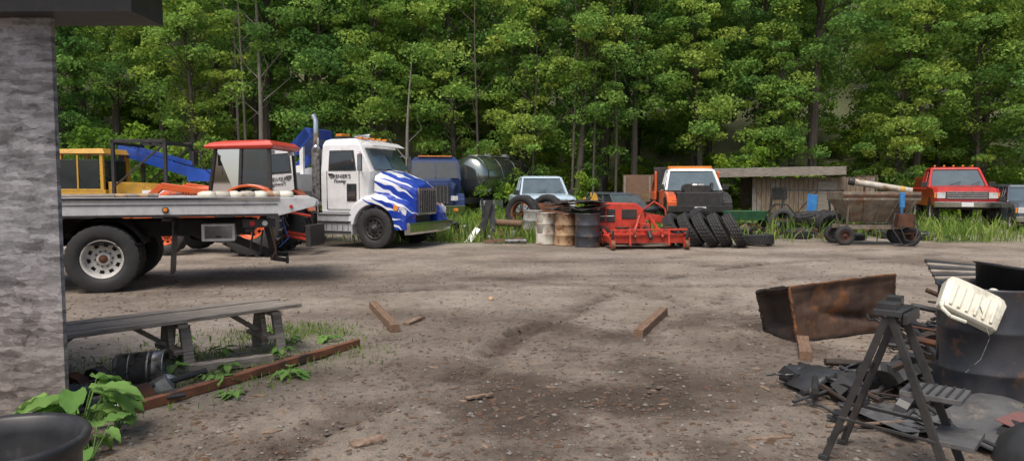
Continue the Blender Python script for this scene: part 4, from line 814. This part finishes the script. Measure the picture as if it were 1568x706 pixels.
for s in(-1,1):
    b.M=TR(s*.72,0,0,rz=90); wheel(b,0,0,.34,.12,.2,'rust',-s,0,.006,30); b.M=I4.copy()
b.build('seed_drill_implement',None,.008,(7.7,23.3,0),(0,0,12))
b=B(); b.beam((-.9,0,.1),(-.2,.1,1.0),.06,.06,'black'); b.beam((.9,0,.1),(.2,.1,1.0),.06,.06,'black'); b.beam((-.2,.1,1.0),(.2,.1,1.0),.06,.06,'black'); b.beam((-.6,.05,.5),(.6,.05,.5),.05,.05,'rust'); b.beam((-.9,0,.12),(.9,0,.12),.06,.06,'black'); b.build('steel_a_frame',None,.005,(9.0,23.6,0),(0,0,-15))
# ------------------------------------------------------------------ wooden shed + crate
e=empty('wooden_shed',(12.0,32.5,0),-6)
b=B(); rs=random.Random(4)
for k in range(26):
    x_=-1.1+.2*k; b.box((x_,-1.2+rs.uniform(-.01,.01),1.0),(.18,.03,2.0+rs.uniform(-.05,.1)),'woodv')
for k in range(12): b.box((4.1,-1.1+.2*k,1.05),(.03,.18,2.1),'woodv')
b.box((1.4,1.2,1.0),(5.2,.04,2.0),'woodv'); b.build('board_walls',e)
b=B(); b.box((2.0,-1.235,.95),(.8,.02,1.7),'wood'); b.box((2.3,-1.25,1.0),(.05,.02,.12),'black'); b.box((0,-1.235,1.3),(.6,.02,.5),'black'); b.build('door_and_opening',e)
b=B(); b.loft([[(-3.3,-1.7,2.12),(2.6,-1.7,2.22),(2.6,1.6,2.4),(-3.3,1.6,2.3)],[(-3.3,-1.7,2.26),(2.6,-1.7,2.36),(2.6,1.6,2.55),(-3.3,1.6,2.45)]],'roofm'); b.beam((-3.3,-1.73,2.17),(2.6,-1.73,2.29),.03,.36,'wood')
b.beam((-3.1,-1.5,0),(-3.1,-1.5,2.15),.12,.12,'wood'); b.beam((-3.1,1.4,0),(-3.1,1.4,2.3),.12,.12,'wood'); b.build('lean_to_roof',e)
e=empty('wooden_truck_box',(6.0,31,0),-8); b=B()
for k in range(7): b.box((0,-.8,1.0+.17*k),(2.2,.03,.15),'woodbrown')
for x_ in(-1.05,0,1.05): b.box((x_,-.84,1.4),(.08,.05,1.3),'wood')
b.box((0,0,.9),(2.2,1.6,.08),'black'); b.box((-1.1,0,1.5),(.03,1.6,1.2),'woodbrown'); b.box((1.1,0,1.5),(.03,1.6,1.2),'woodbrown'); b.box((0,.8,1.5),(2.2,.03,1.2),'woodbrown')
for x_ in(-.7,.7): b.beam((x_,-.6,0),(x_,-.6,.9),.12,.12,'black'); b.beam((x_,.6,0),(x_,.6,.9),.12,.12,'black')
b.build('slatted_sides',e)
pickup('parked_car',(4.6,30.5,-.15),-70,'silver',S=.85,suv=True)
# ------------------------------------------------------------------ salt spreader
e=empty('salt_spreader',(10.0,19.6,0),-6); e.scale=(.95,.95,1)
b=B()
t=[(-1.05,-.7),(1.05,-.7),(1.05,.7),(-1.05,.7)]; lo=[(-.6,-.2),(.6,-.2),(.6,.2),(-.6,.2)]
b.loft([[(x_*.98,y_*.97,.62) for x_,y_ in lo],[(x_,y_,1.25) for x_,y_ in t],[(x_,y_,1.46) for x_,y_ in t],[(x_*.96,y_*.94,1.46) for x_,y_ in t],[(x_*.96,y_*.94,1.25) for x_,y_ in t],[(x_*.9,y_*.85,.68) for x_,y_ in lo]],'spread')
for k in range(5): 
    x_=-.94+.47*k
    b.beam((x_,-.72,1.27),(x_*.66,-.24,.62),.04,.05,'spread')
b.box((0,-.715,1.36),(2.12,.03,.06),'rust')
for s in(-1,1): b.beam((-1.0,s*.3,.5),(1.0,s*.3,.5),.07,.12,'spread')
for x_ in(-.8,.8): 
    for s in(-1,1): b.beam((x_,s*.3,.5),(x_*1.1,s*.66,1.25),.05,.05,'spread')
b.beam((-1.0,-.35,.05),(-.95,-.3,.55),.06,.06,'rust'); b.beam((1.0,-.35,.05),(.95,-.3,.55),.06,.06,'rust')
b.cyl((-.6,-.1,1.74),(.9,-.45,1.48),.09,None,'whitedrum',12); b.cyl((-.7,-.08,1.76),(-.55,-.11,1.73),.11,None,'black',12); b.cyl((.6,-.4,1.53),(.7,-.43,1.51),.1,None,'yellow',12); b.beam((-.3,-.2,1.45),(-.3,-.2,1.65),.05,.05,'rust')
b.box((.5,-.78,1.25),(.12,.1,.4),'bluepl'); b.cyl((.5,-.78,.85),(.5,-.78,1.42),.04,None,'bluepl'); b.box((.6,-.75,.7),(.45,.3,.35),'rust'); b.tube([(.5,-.8,1.0),(.4,-.9,.6),(.55,-.95,.2),(.8,-.9,.12),(1.0,-.8,.3)],.02,'blackpl'); b.tube([(.7,-.85,.9),(.9,-.92,.5),(.75,-1.0,.1),(.5,-1.0,.05)],.018,'blackpl'); b.tube([(.3,-.85,.9),(.2,-.92,.5),(.45,-1.0,.1),(.2,-1.0,.05)],.018,'blackpl')
b.rev([(0,-.01),(.22,-.01),(.22,.01),(0,.01)],'rust',20,True,TR(.7,-.6,.35)@Matrix.Rotation(R(90),4,'X')); b.build('hopper_frame_auger',e,.006)
b=B()
for x_ in(-.9,.9):
    for s in(-1,1): wheel(b,x_,s*.45,.27,.18,.14,'rust',s,0,.008,36)
b.build('wheels',e)
junk('scrap_pile',(12.3,21.2,0),14,16,(.6,.4),['black','rust','matg'],.3)
junk('scrap_pile',(7.8,22.2,0),15,34,(1.2,.4),['black','rust','galv','spread'],.5)
junk('scrap_pile',(10.3,22.0,0),16,30,(1.5,.4),['black','rust','black','spread'],.4)
# ------------------------------------------------------------------ rusty bin
e=empty('rusty_steel_bin',(-.05,0,0))
b=B()
A=[(3.0,7.2,0.02),(4.36,7.86,.02),(4.1,8.3,.02),(2.86,7.75,.02)]; T=[(2.88,7.15,.59),(4.32,7.82,.64),(4.03,8.4,.44),(2.74,7.68,.47)]
def gridface(p00,p10,p11,p01,mat,seed,amp,nx_=14,nz_=8,th=.02,crease=None):
    p00,p10,p11,p01=[Vector(p) for p in(p00,p10,p11,p01)]; n=(p10-p00).cross(p01-p00).normalized(); vs=[];fs=[]
    for j in range(nz_+1):
        for i in range(nx_+1):
            u=i/nx_;v=j/nz_; p=(p00*(1-u)+p10*u)*(1-v)+(p01*(1-u)+p11*u)*v
            d=amp*(float(fbm(np.array([u*3.0+seed]),np.array([v*3.0]),seed)[0])-.45)*max(0,math.sin(math.pi*u))**.5*max(0,math.sin(math.pi*v))**.5*2
            if crease: d+=crease(u,v)
            vs.append(p+n*d)
    W_=nx_+1
    for j in range(nz_):
        for i in range(nx_): fs.append((j*W_+i,j*W_+i+1,(j+1)*W_+i+1,(j+1)*W_+i))
    b.add(vs,fs,mat,True); b.add([v-n*th for v in vs],[f[::-1] for f in fs],'rustblack',True)
gridface(A[0],A[1],T[1],T[0],'rustbin',1,.07,40,24,crease=lambda u,v:-.06*max(0,1-abs(v-.36+.55*(u-.5))/.1)*min(1,max(0,(u-.2)*5))+.02*(v>.94))
gridface(A[1],A[2],T[2],T[1],'rustbin',2,.04); gridface(A[2],A[3],T[3],T[2],'rustbin',3,.04); gridface(T[0],T[1],T[2],T[3],'rustbin',4,.03)
gridface(A[3],A[2],A[1],A[0],'rustblack',5,.0)
gridface(A[3],A[0],T[0],T[3],'rustblack',6,.05,14,14,crease=lambda u,v:-.09 if .14<u<.86 and .1<v<.9 else 0)
rs=random.Random(6)
def ragged(p0,p1,n,w,mat='rustedge'):
    p0=Vector(p0);p1=Vector(p1); pts=[p0+(p1-p0)*i/n+Vector((rs.uniform(-1,1),rs.uniform(-1,1),rs.uniform(-1,1)))*.006*(0<i<n) for i in range(n+1)]
    for i in range(n): b.beam(pts[i],pts[i+1],w*rs.uniform(.6,1.2),w*rs.uniform(.6,1.2),mat)
for a,c,w_,mt in((T[0],T[1],.022,'rustedge'),(T[1],T[2],.022,'rustedge'),(T[0],T[3],.035,'rustblack'),(A[0],T[0],.026,'rustedge'),(A[3],T[3],.035,'rustblack'),(A[0],A[3],.03,'rustblack'),(A[1],T[1],.022,'rustbin'),(A[0],A[1],.02,'rustblack')): ragged(a,c,14,w_,mt)
b.build('shell',e)
# ------------------------------------------------------------------ timber blocks & beams
def plank(name,p0,p1,w,h,mat):
    p0=Vector(p0);p1=Vector(p1); L=(p1-p0).length; b=B()
    n=14; rs=random.Random(int(L*100)); secs=[]
    for i in range(n+1):
        x_=-L/2+L*i/n; j=.004; secs.append([(x_,-w/2+rs.uniform(-j,j),-h/2),(x_,w/2+rs.uniform(-j,j),-h/2),(x_,w/2+rs.uniform(-j,j),h/2+rs.uniform(-j,j)),(x_,-w/2+rs.uniform(-j,j),h/2+rs.uniform(-j,j))])
    b.loft(secs,mat); ob=b.build(name,None,.004)
    d=p1-p0; ob.location=(p0+p1)/2; ob.rotation_euler=(0,-math.atan2(d.z,math.hypot(d.x,d.y)),math.atan2(d.y,d.x)); return ob
plank('timber_block',(-1.86,9.35,.045),(-1.3,7.75,.045),.1,.09,'woodbrown'); plank('timber_block',(1.35,7.45,.045),(1.92,8.85,.045),.1,.09,'woodbrown'); plank('timber_block',(2.72,6.45,.05),(2.98,7.15,.05),.11,.09,'woodbrown')
plank('timber_block',(-3.0,5.9,.04),(-2.2,6.4,.04),.1,.08,'wood'); plank('rusty_steel_beam',(-2.78,4.78,.045),(-1.56,7.05,.045),.07,.07,'rust2'); plank('board',(-1.24,8.15,.02),(-1.1,8.55,.02),.09,.03,'chips')
plank('wood_scrap',(1.5,4.4,.01),(1.8,4.45,.01),.03,.02,'chips'); plank('wood_scrap',(-.35,5.25,.02),(-.15,5.35,.02),.04,.02,'chips'); plank('wood_scrap',(-1.0,4.3,.012),(-.82,4.42,.016),.1,.02,'chips')
b=B(); b.rev([(0,-.04),(.04,-.03),(.05,0),(.03,.03),(0,.04)],'tan',10,True); b.build('orange_scrap',None,0,(-.3,9.95,.02),(80,0,20))
# ------------------------------------------------------------------ low wooden bench table
L=2.4; ya=45
e=empty('picnic_bench',(-3.14,6.18,0),ya)
b=B(); rs=random.Random(2)
for k in range(4): 
    y_=-.235+.157*k; b.box((rs.uniform(-.04,.04),y_,.445+rs.uniform(-.006,.006)),(L,.14,.036),'wood',rot=(rs.uniform(-2,2),rs.uniform(-.4,.4),rs.uniform(-.4,.4)))
b.build('top_planks',e,.004)
b=B()
for x_ in(-.98,.12,.98):
    b.box((x_,0,.405),(.09,.56,.04),'wood')
    for s in(-1,1): b.beam((x_+.05,s*.16,.39),(x_+.05,s*.27,0),.09,.045,'wood',up=(0,1,0)); b.beam((x_-.04,s*.05,.38),(x_-.04,s*.12,.1),.05,.04,'wood',up=(0,1,0))
    b.beam((x_-.02,-.24,.17),(x_-.02,.24,.17),.1,.04,'wood'); b.beam((x_,0,.17),(x_-.32 if x_>0 else x_+.32,0,.4),.08,.04,'wood')
b.build('trestle_legs',e,.004)
b=B(); b.rev([(0,0),(.12,0),(.125,.01),(.13,.1),(.134,.11),(.13,.12),(.135,.24),(.14,.25),(.135,.26),(.145,.36),(.15,.365),(.14,.37),(.13,.03),(0,.03)],'galv',32); b.build('metal_bucket',None,0,(-3.2,5.62,.14),(0,0,-75))
b=B(); b.rev([(0,0),(.055,0),(.055,.3),(.045,.3),(.045,.02)],'galv',20); b.tube([(-.2,-.1,-.03),(.0,-.2,-.02),(.2,-.1,-.03),(.35,-.16,-.03)],.015,'blackpl'); b.build('metal_pipe',None,0,(-2.72,5.55,.06),(0,0,60))
junk('scrap_pile',(-3.3,5.25,0),22,26,(.5,.3),['black','rust','wood','galv'],.12)
b=B(); b.rev([(0,0),(.25,0),(.265,.02),(.285,.6),(.31,.62),(.318,.66),(.305,.675),(.285,.66),(.272,.6),(.25,.1),(0,.1)],'blackpl',56,True,Matrix.Rotation(R(90),4,'X')); b.build('black_tub',None,0,(-1.95,2.6,.0))
# ------------------------------------------------------------------ leafy plants
def leafshape(b,base,tip_dir,length,width,droop,mat='burdock'):
    base=Vector(base); d=Vector(tip_dir).normalized(); side=d.cross(Vector((0,0,1))).normalized(); up=side.cross(d)
    n=8;k=4; vs=[];fs=[]
    for i in range(n+1):
        t=i/n; w=width*(math.sin(math.pi*min(1,.12+t*.88))**.75)*(1-.35*t) if t<1 else .0
        for j in range(-k,k+1):
            u=j/k; p=base+d*length*t+side*w*u*.5+up*(abs(u)**1.5*w*.16-droop*length*t*t)+up*.016*math.sin(i*2.2+j*3.1)*(length/.25)
            p=p-d*(abs(u)**2)*width*.12*(1-t); vs.append(p)
    W_=2*k+1
    for i in range(n):
        for j in range(2*k): fs.append((i*W_+j,i*W_+j+1,(i+1)*W_+j+1,(i+1)*W_+j))
    b.add(vs,fs,mat,True)
def plant(name,loc,seed,n,sz,h):
    rs=random.Random(seed); b=B(); tones=[]
    for k in range(n):
        a=rs.random()*6.28; r_=rs.uniform(.05,.3)*sz/.3; z_=h*rs.uniform(.4,1); e1=Vector((math.cos(a)*r_,math.sin(a)*r_,z_)); l=sz*rs.uniform(.6,1.1); c0=len(b.v)
        b.cyl((0,0,0),e1,.008*sz/.3,.005*sz/.3,'burdock',6,False); leafshape(b,e1,(math.cos(a),math.sin(a),rs.uniform(-.5,.3)),l,l*.85,rs.uniform(.1,.45)); tones+=[rs.random()]*(len(b.v)-c0)
    ob=b.build(name,None,0,loc); me=ob.data; at=me.attributes.new('tone','FLOAT','POINT'); at.data.foreach_set('value',tones); return ob
plant('burdock_plant',(-2.76,4.4,0),1,20,.22,.38); plant('burdock_plant',(-2.5,4.1,0),4,12,.17,.2); plant('burdock_plant',(-2.62,4.6,0),9,12,.15,.26); plant('burdock_plant',(-2.8,4.1,0),12,10,.17,.26)
rs=random.Random(31)
for k,(x_,y_) in enumerate([(-2.55,5.8),(-2.35,5.6),(-2.15,5.35),(-2.75,6.6),(-2.2,6.6),(-1.95,7.3),(-3.1,6.5),(-3.3,7.0),(-2.65,7.7),(-1.9,5.9),(-2.5,6.1),(-2.9,5.9),(-2.3,7.2)]): plant('weed_plant',(x_,y_,0),40+k,11,rs.uniform(.07,.13),rs.uniform(.05,.13))
# ------------------------------------------------------------------ foreground right
drum('oil_drum',(3.5,5.15,0),'navydrum',.33,.9,dent=.025)
b=B(); b.rev([(0,0),(.2,0),(.25,.3),(.27,.3),(.24,.28),(.19,.02)],'blackpl',32,True,Matrix.Rotation(R(90),4,'X')); b.build('black_bucket',None,0,(3.72,5.25,.72),(0,8,0))
b=B()
secs=[]
for y_,w,h_ in[(-.15,.19,.05),(-.14,.215,.1),(.1,.225,.12),(.15,.2,.09),(.17,.1,.05)]: secs.append([(-w,y_,-h_*.5),(w,y_,-h_*.5),(w,y_,h_*.35),(w*.8,y_,h_*.5),(-w*.8,y_,h_*.5),(-w,y_,h_*.35)])
b.loft(secs,'jug')
for k in range(6): b.box((-.15+.06*k,-.02,.062),(.02,.2,.02),'jug')
b.tube([(-.2,-.1,.05),(-.2,-.18,.06),(-.12,-.22,.06),(0,-.2,.05)],.016,'jug'); b.cyl((.12,.17,0),(.12,.22,0),.035,None,'jug'); ob=b.build('plastic_jug',None,.01,(3.18,4.85,.8),(52,26,-22)); ob.scale=(.88,.88,.88)
b=B(); b.tube([(3.2,4.78,.8),(3.22,4.7,.6),(3.18,4.72,.45),(3.1,4.75,.35)],.003,'galv',5); b.build('loose_wire')
e=empty('folding_step_stool',(2.22,4.0,0),48)
b=B()
for s in(-1,1):
    b.beam((s*.17,-.32,0),(s*.12,0.02,.9),.022,.045,'black'); b.beam((s*.17,.34,0),(s*.12,.04,.88),.02,.04,'black')
    b.beam((s*.165,-.25,.24),(s*.165,.27,.27),.008,.02,'black'); b.box((s*.17,-.32,.015),(.035,.055,.03),'blackpl'); b.box((s*.17,.34,.015),(.035,.055,.03),'blackpl')
b.box((0,.03,.91),(.3,.15,.035),'blackpl'); b.box((0,-.06,.885),(.3,.02,.06),'blackpl'); b.box((0,-.19,.47),(.27,.3,.03),'matg'); b.box((0,-.3,.24),(.32,.22,.03),'matg')
for k in range(6): b.box((0,-.31+.045*k,.49),(.25,.012,.01),'black')
b.beam((-.16,.32,.12),(.16,.32,.12),.02,.02,'black'); b.beam((-.13,.17,.55),(.13,.17,.55),.02,.02,'black'); b.box((.1,.05,.95),(.07,.08,.06),'blackpl'); b.box((-.08,.04,.94),(.1,.1,.05),'blackpl'); b.build('frame_and_steps',e,.004)
b=B(); secs=[]
for i in range(13):
    a=R(15+150*i/12); secs.append([(math.cos(a)*r_,y_,math.sin(a)*r_*.8) for r_,y_ in((.30,-.16),(.33,-.1),(.32,.14),(.27,.18),(.255,.12),(.27,-.1))])
b.loft(secs,'blackpl',True); b.build('plastic_fender_liner',None,0,(2.5,5.5,-.08),(0,12,20))
junk('car_parts_pile',(2.85,5.35,0),51,60,(.55,.3),['blackpl','black','blackpl','rustblack'],.26,.25,.75)
b=B(); b.loft([[(x_,-.3+.02*math.sin(x_*50),.02+.012*math.sin(x_*50)) for x_ in[-.35+.7*i/60 for i in range(61)]],[(x_,.3,.02+.012*math.sin(x_*50)) for x_ in[-.35+.7*i/60 for i in range(61)]]],'matg',False,False); b.build('ribbed_mat',None,0,(2.75,4.75,.02),(0,2,15))
b=B(); gs=[]
for j in range(17):
    gs.append([( -.4+.8*i/24, -.3+.6*j/16,.05*math.sin(i*.25)*math.cos(j*.25)+.06+.03*float(fbm(np.array([i*.3]),np.array([j*.4]),5)[0])) for i in range(25)])
W_=25; vs=[p for r_ in gs for p in r_]; b.add(vs,[(j*W_+i,j*W_+i+1,(j+1)*W_+i+1,(j+1)*W_+i) for j in range(16) for i in range(24)],'matg',True)
b.panel([(-.15,-.2,.145),(.1,-.2,.145),(.1,-.07,.15),(-.15,-.07,.155)],.004,'redlabel'); b.build('crumpled_sheet_metal',None,0,(3.15,4.5,.02),(4,-6,25))
b=B(); b.rev([(0,.2),(.12,.19),(.22,.12),(.27,0),(.27,-.03),(.24,-.03)],'blackpl',32,True,Matrix.Rotation(R(90),4,'X')); b.build('plastic_wheel_cover',None,0,(3.1,4.0,.04),(0,-8,0))
junk('scrap_pile',(3.55,4.4,0),55,26,(.4,.3),['rust','matg','blackpl','black'],.12,.3,.6)
junk('scrap_pile',(4.75,6.9,0),52,100,(.9,.5),['blackpl','black','rustblack','rust','blackpl'],.72,.2,.8)
junk('scrap_pile',(4.2,6.1,0),53,70,(.6,.4),['blackpl','black','rust','rustblack'],.62,.2,.8)
b=B()
for k in range(7): b.cyl((-.9,.05*k,.55+.03*k),(.9,.05*k-.1,.68-.02*k),.022,.015,'wood' if k%2 else 'blackpl',7)
b.build('bundle_of_poles',None,0,(5.1,6.8,.12),(0,0,-10))
junk('scrap_pile',(2.5,4.75,0),54,14,(.35,.2),['blackpl','matg','chips'],.06,.3,.5)
# ------------------------------------------------------------------ world, sun, camera
EL=62; AZ=205
w=bpy.data.worlds.new('World'); sc.world=w; w.use_nodes=True; nt=w.node_tree; bg=nt.nodes['Background']
sk=nt.nodes.new('ShaderNodeTexSky'); sk.sky_type='NISHITA'; sk.sun_disc=False; sk.sun_elevation=R(EL); sk.sun_rotation=R(AZ); sk.dust_density=5; sk.air_density=1.0; sk.ozone_density=.6
nt.links.new(sk.outputs[0],bg.inputs[0]); bg.inputs[1].default_value=.15
sd=bpy.data.lights.new('sun','SUN'); sd.energy=2.6; sd.angle=R(32); sd.color=(1,.96,.9)
so=bpy.data.objects.new('sun',sd); sc.collection.objects.link(so)
az=R(AZ); dirv=Vector((math.sin(az)*math.cos(R(EL)),math.cos(az)*math.cos(R(EL)),math.sin(R(EL))))
so.rotation_euler=dirv.to_track_quat('Z','Y').to_euler()
cam=bpy.data.cameras.new('camera'); cam.sensor_width=36; cam.lens=24.8; cam.clip_end=1500; cam.clip_start=.05
co=bpy.data.objects.new('camera',cam); sc.collection.objects.link(co); co.location=(0,0,1.62); co.rotation_euler=(R(86.4),0,0); sc.camera=co
sc.view_settings.view_transform='Standard'; sc.view_settings.look='None'; sc.view_settings.exposure=0
